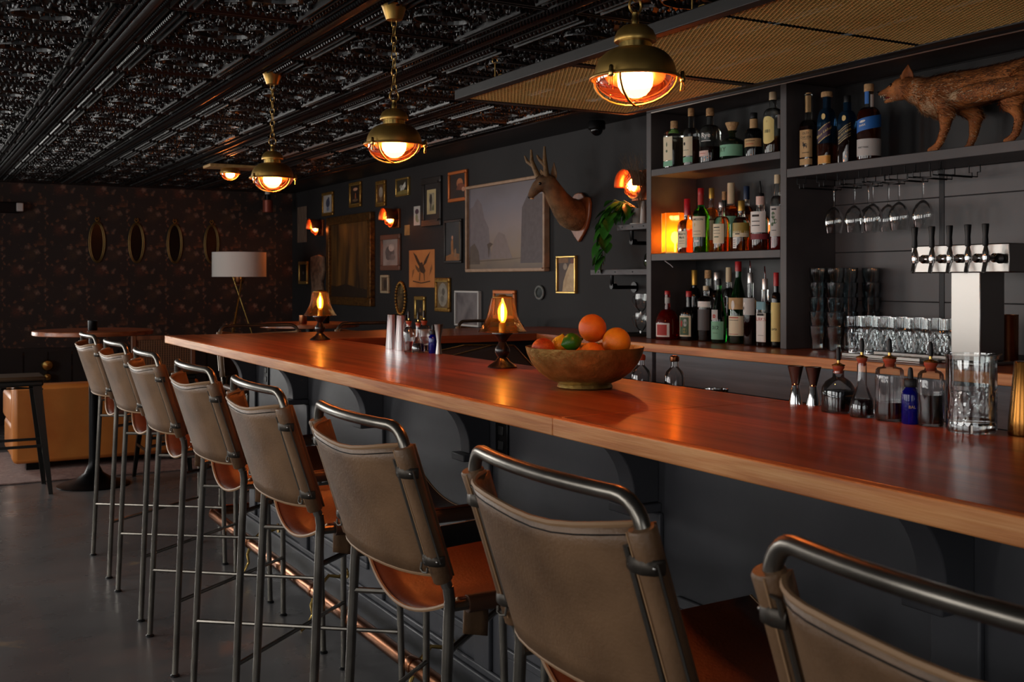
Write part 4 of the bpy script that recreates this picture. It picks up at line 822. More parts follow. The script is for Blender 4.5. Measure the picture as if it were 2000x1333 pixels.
bottle('round', 'amber whiskey bottle with gold cap and white barcode label', 3.40, 3.900, SB, .040, .235, .52, .68, .40, .20, K_GOLD, 1.0, G_CLR, L_WHI, .50, [(.36, .56, P_OLV, 150, 215), (.28, .40, P_CREAM, 170, 200, {'bars': [(.34, .02, I_BLK, .3)]}), (.06, .27, P_WHT, 40, 175, {'name': 'barcode_label', 'bars': [(.22, .012, I_BLK, .22), (.18, .012, I_BLK, .22), (.14, .012, I_BLK, .22), (.10, .012, I_BLK, .22)]})], group=GB)
bottle('round', 'orange spirit bottle with navy cap at the back of the shelf', 3.55, 4.036, SB, .034, .319, .56, .70, .40, .20, K_BLUE, 1.08, G_CLR, L_WHI, .62, [], group=GB)
bottle('round', 'clear bottle with white label, maroon band and dark pourer', 3.41, 3.783, SB, .043, .317, .50, .62, .44, .14, K_BLK, .9, G_CLR, L_BRN, .26, [(.26, .56, P_WHT, 130, 195, {'bars': [(.50, .03, I_BLK, .45), (.42, .012, I_BLK, .5), (.36, .012, I_BLK, .5)]}), (.16, .24, P_MAR, 170, 210), (.66, .78, P_PINK, 300, 200, {'neck': 1, 'name': 'neck_label'})], spout=True, group=GB)
bottle('round', 'tall slim bottle with pale label of green foliage', 3.40, 3.662, SB, .031, .336, .60, .72, .46, .12, K_CRM, .95, G_CLR, L_RED, .20, [(.18, .58, P_GREY, 120, 195, {'dots': [(-.1, .46, .34, .05, I_GRN), (.15, .38, .4, .035, I_GRN), (-.25, .34, .25, .025, I_GRN)], 'bars': [(.54, .02, I_BLK, .4), (.26, .008, I_BLK, .4)]})], group=GB)
bottle('round', 'thin bottle with teal neck at the back of the middle shelf', 3.555, 4.205, SB, .022, .306, .56, .70, .5, .14, K_CORK, 1.0, gl('bottle_teal', (70, 120, 112)), None, 0, [], group=GB)
# back counter
bottle('round', 'squat maroon liqueur bottle with ribbed shoulders and red label', 3.365, 4.415, SC, .058, .245, .30, .62, .22, .08, K_RED, 1.1, L_RED, None, 0, [(.06, .34, P_WHT, 84, 200, {'bars': [(.20, .22, P_RED, .52)]}), (.74, .86, P_GREY, 300, 200, {'neck': 1, 'name': 'neck_label'})], group=GC)
bottle('round', 'dark liqueur bottle with leafy framed label and red cap', 3.41, 4.300, SC, .045, .244, .52, .68, .30, .12, K_RED, 1.1, G_BLK, None, 0, [(.08, .50, P_CREAM, 96, 195, {'bars': [(.29, .36, I_GRN, .62)], 'dots': [(-.3, .34, .16, .07, I_RED), (.2, .36, .25, .08, P_GREY), (.1, .2, .3, .05, P_OLV)]})], group=GC)
bottle('round', 'tall black wine bottle with gold foil top', 3.54, 4.42, SC, .034, .350, .60, .74, .42, .22, K_GOLD, 1.06, G_BLK, None, 0, [], group=GC)
bottle('round', 'clear bottle of dark liqueur under a white top label', 3.43, 4.192, SC, .040, .270, .72, .82, .36, .08, K_CRM, 1.0, G_CLR, L_DRK, .60, [(.62, .72, P_WHT, 120, 200), (.20, .58, mat('smoky_label', (74, 66, 66), .5), 110, 200)], group=GC)
bottle('round', 'tall amber bottle with pale gold stopper at the back', 3.56, 4.335, SC, .033, .349, .58, .74, .44, .12, K_CORK, 1.2, G_CLR, L_DRK, .7, [], group=GC)
bottle('round', 'dark bottle with silver cap at the back of the counter', 3.55, 4.255, SC, .030, .338, .58, .74, .46, .12, K_SILV, 1.2, G_CLR, L_DRK, .7, [], group=GC)
bottle('slope', 'small bright green bottle with mint labels and black cap', 3.375, 4.030, SC, .036, .305, .42, .82, .30, .10, K_BLK, 1.1, G_GRN, None, 0, [(.06, .34, P_MINT, 130, 200, {'txt': [('012', .08, .24, I_BLK)], 'bars': [(.16, .006, I_GRN, .4)]}), (.36, .52, P_GREY, 60, 190, {'dots': [(0, .42, .3, .03, I_RED)]})], group=GC)
bottle('round', 'bottle with printed cream capsule behind the green ones', 3.55, 4.165, SC, .030, .361, .58, .72, .46, .20, K_CRM, 1.05, G_CLR, L_DRK, .6, [], group=GC)
bottle('slope', 'tall dark green bottle with red capsule and two cream labels', 3.42, 3.945, SC, .044, .386, .44, .78, .32, .12, K_RED, 1.08, G_DGRN, None, 0, [(.10, .34, P_CREAM, 150, 195, {'bars': [(.32, .012, I_RED, .6), (.29, .006, I_BLK, .6), (.12, .006, I_RED, .6)]}), (.42, .56, P_KRAFT, 150, 200, {'dots': [(-.1, .47, .2, .06, P_WHT)]})], group=GC)
bottle('round', 'dark bottle with a round white logo and steel pourer', 3.385, 3.822, SC, .032, .387, .56, .66, .44, .14, K_SILV, .95, G_CLR, L_DRK, .36, [(.36, .56, P_GREY, 150, 190, {'dots': [(-.5, .44, .55, .075, I_WHT), (-.5, .44, .15, .02, I_BLK)]})], spout=True, group=GC)
bottle('round', 'square dark bottle with white label, red script and steel pourer', 3.385, 3.725, SC, .033, .360, .56, .66, .40, .16, K_SILV, 1.0, G_CLR, L_DRK, .42, [(.06, .42, P_WHT, 84, 190, {'txt': [('URKS', .06, .34, I_RED)], 'bars': [(.40, .03, I_BLK, .6), (.14, .004, I_BLK, .5)]}), (.46, .56, mat('paper_teal', (110, 150, 160), .6), 84, 190)], sq=6, spout=True, group=GC)
bottle('round', 'slim bottle with tall straw-coloured label and red capsule', 3.375, 3.642, SC, .0225, .332, .62, .74, .5, .18, K_RED, 1.08, G_BLK, None, 0, [(.08, .60, P_YEL, 150, 200, {'txt': [('ava', .06, .25, I_BLK)]})], group=GC)
bottle('round', 'slim bottle with cream capsule tucked beside the shelf upright', 3.46, 3.640, SC, .0205, .332, .62, .74, .5, .30, K_CRM, 1.05, G_CLR, L_AMB, .5, [], group=GC)
# shelf with the coyote
bottle('round', 'square bourbon bottle with kraft horse label and ruled neck strip', 3.40, 3.470, SD, .033, .325, .52, .64, .38, .02, K_CORK, 1.0, G_CLR, L_DRK, .55, [(.14, .50, P_KRAFT, 100, 200, {'txt': [('OLD', .045, .455, I_BLK), ('CARTER', .042, .40, I_BLK)], 'dots': [(-.05, .30, .36, .022, I_BLK), (-.3, .325, .1, .02, I_BLK), (-.2, .275, .05, .02, I_BLK), (.2, .275, .05, .02, I_BLK)], 'bars': [(.20, .008, I_BLK, .5), (.375, .004, I_BLK, .5)]}), (.04, .12, P_KRAFT, 100, 200), (.74, .96, P_KRAFT, 150, 200, {'neck': 1, 'name': 'neck_strip'})], sq=5, group=GD)
bottle('round', 'blue glass scotch bottle with slanted purple label and cork', 3.41, 3.374, SD, .0335, .315, .54, .78, .42, .07, K_CORK, 1.7, G_BLUE, L_BRN, .3, [(.36, .54, mat('paper_purple', (62, 34, 58), .5), 96, 200, {'slant': .62, 'txt': [('Blue Label', .052, .45, I_GLD)], 'bars': [(.53, .012, I_GLD, .78), (.365, .012, I_GLD, .78)]}), (.03, .14, P_ORG, 96, 200, {'bars': [(.136, .006, I_GLD, .7), (.034, .006, I_GLD, .7)]}), (.62, .70, I_GLD, 30, 200, {'name': 'gold_seal', 'round': .6})], sq=5, group=GD)
bottle('round', 'black and blue scotch bottle with slanted pinstriped label', 3.42, 3.269, SD, .034, .285, .54, .78, .40, .10, K_BLK, 1.1, G_BLUE, L_DRK, .5, [(.34, .54, P_BLKP, 96, 200, {'slant': .62, 'txt': [('BLUE LABEL', .04, .44, I_GLD)], 'bars': [(.53, .008, I_GLD, .78), (.495, .006, I_GLD, .78), (.385, .006, I_GLD, .78), (.35, .008, I_GLD, .78)]}), (.62, .70, I_GLD, 30, 200, {'name': 'gold_seal', 'round': .6})], sq=5, group=GD)
bottle('round', 'round amber whiskey bottle with slanting blue band and white label', 3.41, 3.144, SD, .0465, .312, .56, .70, .38, .10, K_CORK, 1.1, G_CLR, L_BRN, .66, [(.40, .56, P_BLUE, 190, 220, {'slant': .18, 'txt': [('PARK', .04, .455, I_WHT)], 'tx': -.55, 'dots': [(-.55, .52, .3, .016, I_WHT)]}), (.06, .28, P_GREY, 190, 220, {'txt': [('PORT PARK', .03, .17, I_BLK)], 'tx': -.5}), (.74, .90, P_BLUE, 60, 190, {'neck': 1, 'name': 'neck_strip'}), (.70, .86, P_WHT, 60, 270, {'neck': 1, 'name': 'neck_strip'})], group=GD)
# hexagonal amber lantern on the middle shelf
ln = thing('amber_lantern', 'glowing hexagonal amber lantern in the corner of the middle shelf', 'lantern', (3.415, 4.418, SB))
M_LANT = thin_glass('amber_panel', (255, 160, 60), .04, .55, (255, 150, 40))
for k in range(6):
    a = R(60 * k + 10); b_ = R(60 * k + 70); r_ = .068
    MB().add([(r_ * math.cos(a), r_ * math.sin(a), .008), (r_ * math.cos(b_), r_ * math.sin(b_), .008), (r_ * math.cos(b_), r_ * math.sin(b_), .205), (r_ * math.cos(a), r_ * math.sin(a), .205)], [(0, 1, 2, 3)]).build('glass_panel', M_LANT, ln, smooth=False)
    MB().tube([(r_ * math.cos(a), r_ * math.sin(a), .004), (r_ * math.cos(a), r_ * math.sin(a), .206)], .0018, 5).build('corner_bar', M_BRASS, ln)
MB().lathe([(.068, 0), (.068, .008)], 6, a0=R(10)).build('base', M_BRASS, ln) if False else MB().prism([(.070 * math.cos(R(60 * k + 10)), .070 * math.sin(R(60 * k + 10))) for k in range(6)], 0, .008).build('base', M_BRASS, ln, smooth=False)
MB().lathe([(.004, .008), (.004, .05), (.018, .066), (.022, .085), (.016, .106), (.001, .114)], 16).build('bulb', M_BULBS, ln)
# white cable tail hanging below the shelf
MB().tube([(3.36, 4.43, 1.466), (3.355, 4.40, 1.455), (3.35, 4.37, 1.445), (3.35, 4.35, 1.432)], .0022, 6).build('power_cable', mat('pale_cable', (170, 160, 160), .5))
tag(bpy.data.objects['power_cable'], 'short pale power cable hanging under the middle shelf', 'cable')
# ---------------------------------------------------------------- hanging wine glasses and their rack
rk = thing('glass_rack', 'black wire rack for stemware under the long shelf', 'glass rack', (3.45, 3.1, 1.81))
for y in (3.46, 3.345, 3.23, 3.115, 3.0, 2.885, 2.77):
    for d in (-.0, ):
        mb = MB(); yy = y - 3.1
        mb.tube([(-.10, yy - .025, -.002), (-.10, yy - .025, -.030), (-.10, yy - .012, -.030), (-.10, yy - .012, -.048), (.12, yy - .012, -.048), (.12, yy - .012, -.030), (.12, yy - .025, -.030), (.12, yy - .025, -.002)], .0022, 5)
        mb.tube([(-.10, yy + .025, -.002), (-.10, yy + .025, -.030), (-.10, yy + .012, -.030), (-.10, yy + .012, -.048), (.12, yy + .012, -.048), (.12, yy + .012, -.030), (.12, yy + .025, -.030), (.12, yy + .025, -.002)], .0022, 5)
        mb.build('wire_channel', M_BLKMET, rk)
def wine_glass(label, x, y, z):
    t = thing('wine_glass', label, 'wine glass', (x, y, z), 0, 'wine glasses hanging upside down')
    MB().lathe([(.037, 0), (.036, -.002), (.012, -.005), (.0038, -.010), (.0034, -.080), (.006, -.088)], 28).build('foot_and_stem', M_GLASS, t)
    MB().lathe([(.002, -.086), (.010, -.089), (.026, -.103), (.036, -.122), (.040, -.142), (.038, -.165), (.033, -.190), (.0315, -.198)], 32).build('bowl', M_GLASS, t)
    return t
wg = wine_glass('wine glass hanging nearest the shelf upright', 3.42, 3.345, 1.7635)
for x, y, lb in ((3.42, 3.23, 'wine glass hanging second from the shelf upright'), (3.50, 3.23, 'wine glass hanging at the wall side behind the second one'), (3.40, 3.115, 'wine glass hanging third from the shelf upright'), (3.49, 3.115, 'wine glass hanging at the wall side behind the third one'), (3.42, 3.0, 'wine glass hanging fourth from the shelf upright'), (3.42, 2.885, 'wine glass hanging right above the tap handles')):
    dup(wg, (x, y, 1.7635), None, lb)
dup(wg, (3.34, 2.33, 1.7635), None, 'wine glass hanging apart from the others by a wire clip')
mb = MB(); mb.tube([(3.30, 2.318, 1.8105), (3.30, 2.318, 1.763), (3.44, 2.318, 1.763), (3.44, 2.318, 1.8105)], .0022, 5); mb.tube([(3.30, 2.342, 1.8105), (3.30, 2.342, 1.763), (3.44, 2.342, 1.763), (3.44, 2.342, 1.8105)], .0022, 5)
tag(mb.build('glass_rack', M_BLKMET), 'single black wire glass clip under the long shelf', 'glass rack')
# ---------------------------------------------------------------- stacked glasses and tumblers
def pint():
    t = thing('pint_glass', 'x', 'glass', (0, 0, 0), 0, 'stacked pint glasses')
    MB().lathe([(.0005, .004), (.027, .002), (.0285, .006), (.031, .052), (.0345, .060), (.037, .100), (.0378, .102), (.036, .101), (.0335, .062), (.0295, .052), (.027, .010), (.0005, .009)], 24).build('glass_wall', thin_glass('pint_glass_wall', (238, 244, 246), .22), t); return t
pp = pint(); first = True
for ci, (x, y, nn) in enumerate(((3.41, 3.425, 5), (3.41, 3.325, 5), (3.50, 3.425, 5), (3.50, 3.335, 5), (3.58, 3.29, 5))):
    for k in range(nn):
        lab = 'pint glass in the stack ' + ('in front by the shelf upright', 'in front next to the tumblers', 'behind by the shelf upright', 'behind next to the tumblers', 'at the back wall')[ci] + ', ' + ('bottom', 'second', 'middle', 'fourth', 'top')[k]
        if first: o = pp; first = False; o.location = (x, y, BZ + .0004); o['label'] = lab
        else: dup(pp, (x, y, BZ + .0004 + k * .062), None, lab)
tb = thing('cut_tumbler', 'x', 'tumbler', (0, 0, 0), 0, 'cut-glass tumblers on the back counter')
n = 48; vs = []; Z_ = [k * .150 / 24 for k in range(25)]
for z in Z_:
    for j in range(n):
        a = 2 * math.pi * j / n; r_ = .0325 + .004 * z / .15 - (.0016 * (abs(math.sin(a * 6 + z * 60)) + abs(math.sin(a * 6 - z * 60))) if .01 < z < .10 else 0); vs.append((r_ * math.cos(a), r_ * math.sin(a), z))
MB().add(vs, [(i * n + j, i * n + (j + 1) % n, (i + 1) * n + (j + 1) % n, (i + 1) * n + j) for i in range(24) for j in range(n)]).build('glass_wall', thin_glass('cut_crystal'), tb, sharp=25)
MB().lathe([(.0005, .001), (.030, .001), (.0305, .010), (.0005, .011)], 24).build('glass_base', M_GLASS, tb)
first = True
for ri, x in enumerate((3.40, 3.485)):
    for k in range(6):
        y = 3.205 - k * .0815 + (.02 if ri else 0); lab = 'cut-glass tumbler in the ' + ('front' if ri == 0 else 'wall side') + ' row, ' + ('next to the pint glasses', 'second from the pint glasses', 'third from the pint glasses', 'fourth from the pint glasses', 'fifth from the pint glasses', 'next to the tap column')[k]
        if first: tb.location = (x, y, BZ + .0004); tb['label'] = lab; first = False
        else: dup(tb, (x, y, BZ + .0004), None, lab)
# ---------------------------------------------------------------- beer taps
tp = thing('beer_tower', 'stainless beer tower with a row of black-handled taps', 'beer tap', (3.34, 2.58, BZ))
bx('column', M_STEEL, -.065, .065, -.062, .062, .012, .33, tp, .004); bx('column_base', M_STEEL, -.085, .085, -.085, .085, 0, .012, tp, .003)
bx('tap_box', M_STEEL, -.09, .09, -.195, .215, .325, .425, tp, .004)
for k, y in enumerate((.150, .075, 0, -.075, -.145)):
    MB().lathe([(.016, -.094), (.016, -.104), (.010, -.108), (.009, -.14)], 16, (0, y, .375), ax='x').build('shank', M_CHROME, tp)
    f_ = MB().lathe([(.011, -.015), (.013, 0), (.011, .02), (.008, .03), (.006, .04)], 14, (-.145, y, .375)).build('faucet', M_CHROME, tp)
    MB().tube([(-.145, y, .365), (-.152, y, .345), (-.158, y, .325)], [.009, .008, .007], 10).build('nozzle', M_CHROME, f_)
    MB().lathe([(.0085, .415), (.010, .42), (.0085, .45), (.012, .487), (.011, .490), (.001, .491)], 14, (-.147, y, 0)).build('tap_handle', M_RUB, tp)
MB().lathe([(.016, -.094), (.017, -.100), (.017, -.112), (.008, -.116)], 16, (0, -.172, .372), ax='x').build('blank_plug', M_BLKMET, tp)
dt = thing('drip_tray', 'flat stainless drip tray between tumblers and beer tower', 'tray', (3.25, 2.72, BZ + .0004))
mb = MB(); mb.box(-.09, .09, -.04, .33, 0, .006); mb.box(-.09, -.084, -.04, .33, .006, .02); mb.box(.084, .09, -.04, .33, .006, .02); mb.build('tray_pan', M_STEEL, dt, bevel=.002)
for k in range(8): bx('grate_bar', M_STEEL, -.08, .08, -.03 + k * .044, -.03 + k * .044 + .02, .0062, .010, dt)
cj = thing('copper_mug', 'tall copper cup standing against the wall behind the tower', 'mug', (3.52, 2.595, BZ + .0004)); MB().lathe([(.001, 0), (.038, 0), (.039, .003), (.040, .17), (.041, .173), (.037, .172), (.036, .006), (.001, .006)], 28).build('cup_body', M_COPPER, cj)
S("seam_strip", XW - .0125, XW - .0121, 2.949, 2.971, BZ + .02, 1.81, M_BLKMET)
# ================================================================ pictures and ornaments on the charcoal wall
F_GOLD, F_GOLDB, F_WOOD, F_DARK, F_ORG, F_PALE = mat('gilt_frame', (176, 132, 62), .38, .7, rgb2=(120, 84, 38), vscale=40), mat('bright_gilt', (206, 170, 96), .3, .8), mat('pine_frame', (176, 120, 72), .45, rgb2=(150, 98, 56), vscale=20), mat('dark_frame', (44, 40, 38), .4), mat('copper_frame', (190, 104, 50), .4, .4), mat('pale_oak_frame', (170, 138, 112), .5, rgb2=(150, 118, 92), vscale=20)
GP = 'framed pictures on the charcoal wall'
def cv(n, a, b_, sc_=6, st=(1, 1, 1)): return mat(n, a, .55, rgb2=b_, vscale=sc_, stretch=st, detail=5)
def picture(label, y0, y1, z0, z1, fw, fm, canvas, dep=.022, mount=None, mw=0, shapes=(), prof=True, cat='picture', name='framed_picture', grp=GP, side=None):
    yc, zc = (y0 + y1) / 2, (z0 + z1) / 2; t = thing(name, label, cat, (XW, yc, zc), 0, grp); hy, hz = (y1 - y0) / 2, (z1 - z0) / 2
    def bar(n, a, b_, c_, d): bx(n, fm, -dep, 0, a, b_, c_, d, t, min(fw * .25, .006))
    if fw:
        bar('frame_rail', -hy, hy, hz - fw, hz); bar('frame_rail', -hy, hy, -hz, -hz + fw); bar('frame_stile', -hy, -hy + fw, -hz + fw, hz - fw); bar('frame_stile', hy - fw, hy, -hz + fw, hz - fw)
        if prof and fw > .015:
            for (a, b_, c_, d) in ((-hy + fw * .72, hy - fw * .72, hz - fw, hz - fw * .72), (-hy + fw * .72, hy - fw * .72, -hz + fw * .72, -hz + fw)): bx('inner_lip', F_GOLDB if fm in (F_GOLD, F_GOLDB) else fm, -dep * 1.18, -dep, a, b_, c_, d, t)
    iy, iz = hy - fw, hz - fw
    if mount: bx('mount_board', mount, -dep * .5, -.004, -iy, iy, -iz, iz, t); iy -= mw; iz -= mw * (hz / max(hy, 1e-3)) ** .3
    xo = -dep * .5 - .001 if mount else -dep * .45
    c = bx('canvas', canvas, xo - .001, xo + .002 if not mount else xo, -iy, iy, -iz, iz, t)
    for i, (poly, m) in enumerate(shapes):        # painted areas: outlines in canvas units, left to right as seen
        mb = MB(); mb.add([(xo - .0013 - .00012 * i, iy - 2 * iy * u, -iz + 2 * iz * v) for u, v in poly], [tuple(range(len(poly)))]); mb.build('painted_shape', m, c, smooth=False)
    return t
def ell(cx, cy, rx, ry, n=16, a=0): return [(cx + rx * math.cos(k * 2 * math.pi / n + a), cy + ry * math.sin(k * 2 * math.pi / n + a)) for k in range(n)]
PT = lambda n, c=(90, 80, 70), c2=None: mat('paint_' + n, c, .55, rgb2=c2 or tuple(int(x * .82) for x in c), vscale=30)
picture('long bare weathered board hung at the far end of the wall', 10.80, 11.10, 1.76, 2.13, 0, None, cv('weathered_board', (120, 100, 84), (88, 70, 60), 8, (1, 6, 1)), .018, cat='board', name='wall_board')
picture('small gilt-framed drawing of a blue-grey figure', 10.00, 10.31, 1.995, 2.225, .03, F_GOLD, cv('ivory_sheet', (176, 172, 168), (156, 150, 146)), shapes=[(ell(.5, .55, .22, .26), PT('slate', (70, 74, 96))), (ell(.58, .78, .09, .12), PT('slate')), (ell(.5, .22, .16, .12), PT('pale_blue', (126, 138, 160)))])
picture('small gilt-framed dark picture with a flame-like figure', 9.27, 9.56, 2.035, 2.265, .032, F_GOLD, cv('dark_umber', (42, 28, 20), (26, 18, 14)), shapes=[(ell(.5, .8, .26, .09), PT('peach', (196, 140, 110))), ([(.42, .3), (.6, .3), (.56, .55), (.5, .62), (.46, .5)], PT('ochre_red', (168, 92, 52))), (ell(.5, .2, .3, .08), PT('drab', (110, 84, 60)))])
picture('slender gilt frame holding a pale oval portrait', 8.70, 8.91, 2.005, 2.23, .034, F_GOLD, cv('brown_mount', (92, 62, 34), (76, 50, 28)), shapes=[(ell(.5, .58, .30, .30), PT('pearl', (158, 146, 130))), (ell(.5, .2, .18, .10), PT('dust', (120, 98, 76)))])
picture('thin gilt frame with a white bird among grasses', 8.20, 8.465, 2.065, 2.215, .014, F_GOLDB, cv('olive_ground', (52, 46, 30), (34, 30, 22)), shapes=[([(.3, .2), (.55, .25), (.75, .5), (.72, .85), (.5, .6), (.3, .45)], PT('white_bird', (196, 196, 186))), (ell(.35, .55, .12, .12), PT('grey_bird', (150, 150, 142))), ([(0, 0), (1, 0), (1, .25), (.5, .3), (0, .2)], PT('straw', (132, 116, 62)))])
picture('wide black mat framing a small cream engraving', 7.59, 7.945, 1.79, 2.175, .05, F_DARK, cv('cream_engraving', (190, 172, 128), (172, 152, 108)), mount=mat('black_mat', (38, 34, 34), .6), mw=.045, shapes=[([(.24, .12), (.82, .12), (.82, .85), (.24, .85)], PT('sheet', (160, 150, 126))), (ell(.45, .6, .14, .22), PT('dark_figure', (54, 48, 44))), ([(.4, .15), (.5, .15), (.48, .5), (.4, .5)], PT('dark_figure')), ([(.55, .15), (.8, .15), (.78, .4), (.62, .3)], PT('moss', (104, 106, 74)))])
picture('orange wooden frame with a dark glowing portrait', 7.15, 7.46, 1.955, 2.185, .024, F_ORG, cv('dark_portrait', (40, 22, 14), (24, 14, 10)), shapes=[(ell(.62, .62, .2, .2), PT('skin_glow', (176, 104, 62))), ([(.4, .35), (.9, .3), (.95, .5), (.75, .62), (.5, .6)], PT('rust_coat', (120, 60, 34))), (ell(.85, .35, .1, .09), PT('peach'))])
picture('narrow unframed paper strip with dark flowers', 8.00, 8.125, 1.81, 1.965, 0, None, cv('white_strip', (186, 184, 178), (166, 164, 158)), .006, shapes=[(ell(.5, .72, .3, .14), PT('plum', (78, 58, 70))), (ell(.45, .4, .2, .2), PT('sage', (128, 142, 112))), (ell(.6, .25, .2, .1), PT('sage'))], name='paper_print')
BIG_C = cv('golden_forest', (30, 21, 11), (118, 78, 28), 2.6, (1, 2.6, .5))
picture('tall gilt-framed painting of a dark golden forest', 8.96, 10.10, 1.135, 1.97, .075, mat('old_gilt', (120, 84, 40), .4, .6, rgb2=(64, 42, 22), vscale=50), BIG_C, .05, shapes=[([(0, 0), (1, 0), (1, .10), (.7, .13), (.4, .18), (.15, .14), (0, .16)], PT('umber', (40, 28, 16)))])
picture('tiny curled parchment scrap pinned to the wall', 8.21, 8.315, 1.738, 1.822, 0, None, cv('parchment', (176, 132, 76), (140, 100, 56), 14), .004, name='paper_print')
picture('brown and gilt frame with a grey flower engraving', 8.38, 8.80, 1.45, 1.755, .042, mat('rosewood_frame', (104, 70, 56), .4), cv('grey_engraving', (150, 136, 128), (130, 116, 110)), shapes=[(ell(.45, .5, .3, .26), PT('grey_flower', (98, 88, 86))), (ell(.55, .68, .18, .14), PT('pale_flower', (176, 164, 156))), (ell(.35, .35, .16, .14), PT('grey_flower')), (ell(.6, .32, .2, .12), PT('mid_flower', (120, 108, 104)))])
# kraft paper print of an eagle
eg = picture('unframed orange kraft paper print of an eagle with raised wings', 7.73, 8.22, 1.31, 1.61, 0, None, cv('kraft_sheet', (196, 124, 66), (176, 106, 54), 5), .004, shapes=[
    ([(.16, .95), (.30, .86), (.44, .66), (.50, .56), (.42, .54), (.30, .70)], PT('sepia', (74, 48, 30))), ([(.84, .95), (.78, .82), (.68, .64), (.56, .56), (.60, .68), (.70, .82)], PT('sepia')),
    ([(.42, .60), (.56, .62), (.66, .44), (.60, .36), (.48, .40), (.40, .50)], PT('sepia')), (ell(.50, .64, .05, .03), PT('sepia')), ([(.24, .62), (.36, .54), (.46, .42), (.38, .40), (.28, .50)], PT('sepia_mid', (112, 72, 42))),
    ([(.40, .18), (.44, .18), (.46, .40), (.42, .40)], PT('sepia_mid')), ([(.60, .18), (.63, .18), (.62, .40), (.58, .38)], PT('sepia_mid')), ([(.16, .15), (.5, .10), (.84, .15), (.84, .18), (.5, .13), (.16, .18)], PT('sepia')), ([(.12, .25), (.2, .4), (.22, .5), (.14, .45)], PT('sepia_pale', (150, 94, 52))), ([(.8, .3), (.92, .5), (.9, .62), (.84, .5)], PT('sepia_pale'))], name='paper_print')
picture('dark little oil painting of a pale standing figure', 7.235, 7.53, 1.495, 1.825, .02, F_DARK, cv('blue_dusk', (60, 60, 62), (40, 38, 38), 4), shapes=[([(.0, .0), (1, .0), (1, .16), (.5, .2), (0, .12)], PT('tan_ground', (150, 96, 52))), ([(.36, .18), (.52, .18), (.50, .5), (.44, .58), (.36, .5)], PT('amber_robe', (164, 104, 54))), (ell(.44, .6, .06, .05), PT('peach')), ([(.55, .1), (.72, .1), (.68, .32), (.58, .28)], PT('tan_robe', (146, 108, 76))), ([(.9, 0), (1, 0), (1, 1), (.9, 1)], PT('olive_edge', (104, 88, 48)))])
# big misty landscape, kept generic
LAND = bpy.data.materials.new('misty_landscape'); LAND.use_nodes = True; nt = LAND.node_tree; b = nt.nodes['Principled BSDF']; b.inputs['Roughness'].default_value = .5
tc = nt.nodes.new('ShaderNodeTexCoord'); sx = nt.nodes.new('ShaderNodeSeparateXYZ'); nt.links.new(tc.outputs['Generated'], sx.inputs[0]); rp = nt.nodes.new('ShaderNodeValToRGB'); e = rp.color_ramp.elements
e[0].color = lin((96, 78, 64)); e[1].color = lin((92, 86, 90)); q = e.new(.2); q.color = lin((128, 104, 80)); q = e.new(.5); q.color = lin((128, 112, 110)); q = e.new(.75); q.color = lin((110, 104, 112))
nz = nt.nodes.new('ShaderNodeTexNoise'); nz.inputs['Scale'].default_value = 3; ad = nt.nodes.new('ShaderNodeMath'); ad.operation = 'MULTIPLY_ADD'; ad.inputs[1].default_value = .3; nt.links.new(tc.outputs['Generated'], nz.inputs[0]); nt.links.new(nz.outputs[0], ad.inputs[0])
sb = nt.nodes.new('ShaderNodeMath'); sb.operation = 'SUBTRACT'; sb.inputs[1].default_value = .15; nt.links.new(sx.outputs['Z'], sb.inputs[0]); nt.links.new(sb.outputs[0], ad.inputs[2]); nt.links.new(ad.outputs[0], rp.inputs[0]); nt.links.new(rp.outputs[0], b.inputs['Base Color'])
picture('large misty mountain lake landscape in a thin pale frame', 5.995, 7.12, 1.425, 2.05, .022, F_PALE, LAND, .045, shapes=[
    ([(0, .1), (.0, .75), (.06, .78), (.12, .88), (.18, .80), (.22, .62), (.28, .5), (.32, .12)], PT('far_cliff', (108, 96, 98), (100, 88, 90))), ([(.30, .12), (.36, .36), (.42, .44), (.50, .40), (.56, .22), (.60, .12)], PT('far_hill', (122, 104, 100), (116, 98, 92))),
    ([(.70, .06), (.72, .7), (.78, .82), (.90, .84), (1, .82), (1, .06)], PT('near_cliff', (84, 72, 73), (74, 62, 63))), ([(0, .06), (.02, .28), (.08, .32), (.14, .22), (.16, .06)], PT('near_trees', (84, 68, 56), (76, 60, 50))), ([(.28, .14), (.285, .14), (.30, .26), (.34, .3), (.30, .32), (.26, .30), (.275, .24)], PT('lone_tree', (76, 54, 38))), ([(0, .09), (.5, .10), (.72, .12), (.72, .125), (.5, .11), (0, .10)], PT('shore', (86, 64, 46)))])
picture('narrow pale frame with a small dark oval', 8.625, 8.80, 1.255, 1.412, .02, mat('ivory_frame', (170, 152, 124), .4), cv('oval_ground', (90, 72, 56), (70, 56, 44)), shapes=[(ell(.5, .5, .28, .36), PT('oval_dark', (58, 46, 38)))])
picture('narrow bright gilt frame with a nearly black picture', 7.89, 8.085, 1.055, 1.238, .028, F_GOLDB, cv('blackish', (24, 20, 18), (36, 28, 22)), shapes=[(ell(.55, .35, .14, .14), PT('amber_spot', (112, 78, 44)))])
picture('gilt frame with a large grey oval relief', 7.435, 7.695, 1.125, 1.385, .03, F_GOLD, cv('ochre_ground', (112, 88, 54), (96, 74, 44)), shapes=[(ell(.5, .5, .42, .46), PT('relief', (146, 138, 124))), (ell(.55, .62, .14, .14), PT('relief_dark', (92, 86, 76))), (ell(.45, .35, .18, .12), PT('relief_mid', (118, 110, 98)))])
picture('grey cloudy picture in a thin white frame', 6.94, 7.33, 1.03, 1.29, .014, mat('white_frame', (196, 192, 188), .4), cv('grey_clouds', (112, 104, 104), (74, 66, 68), 9), .03)
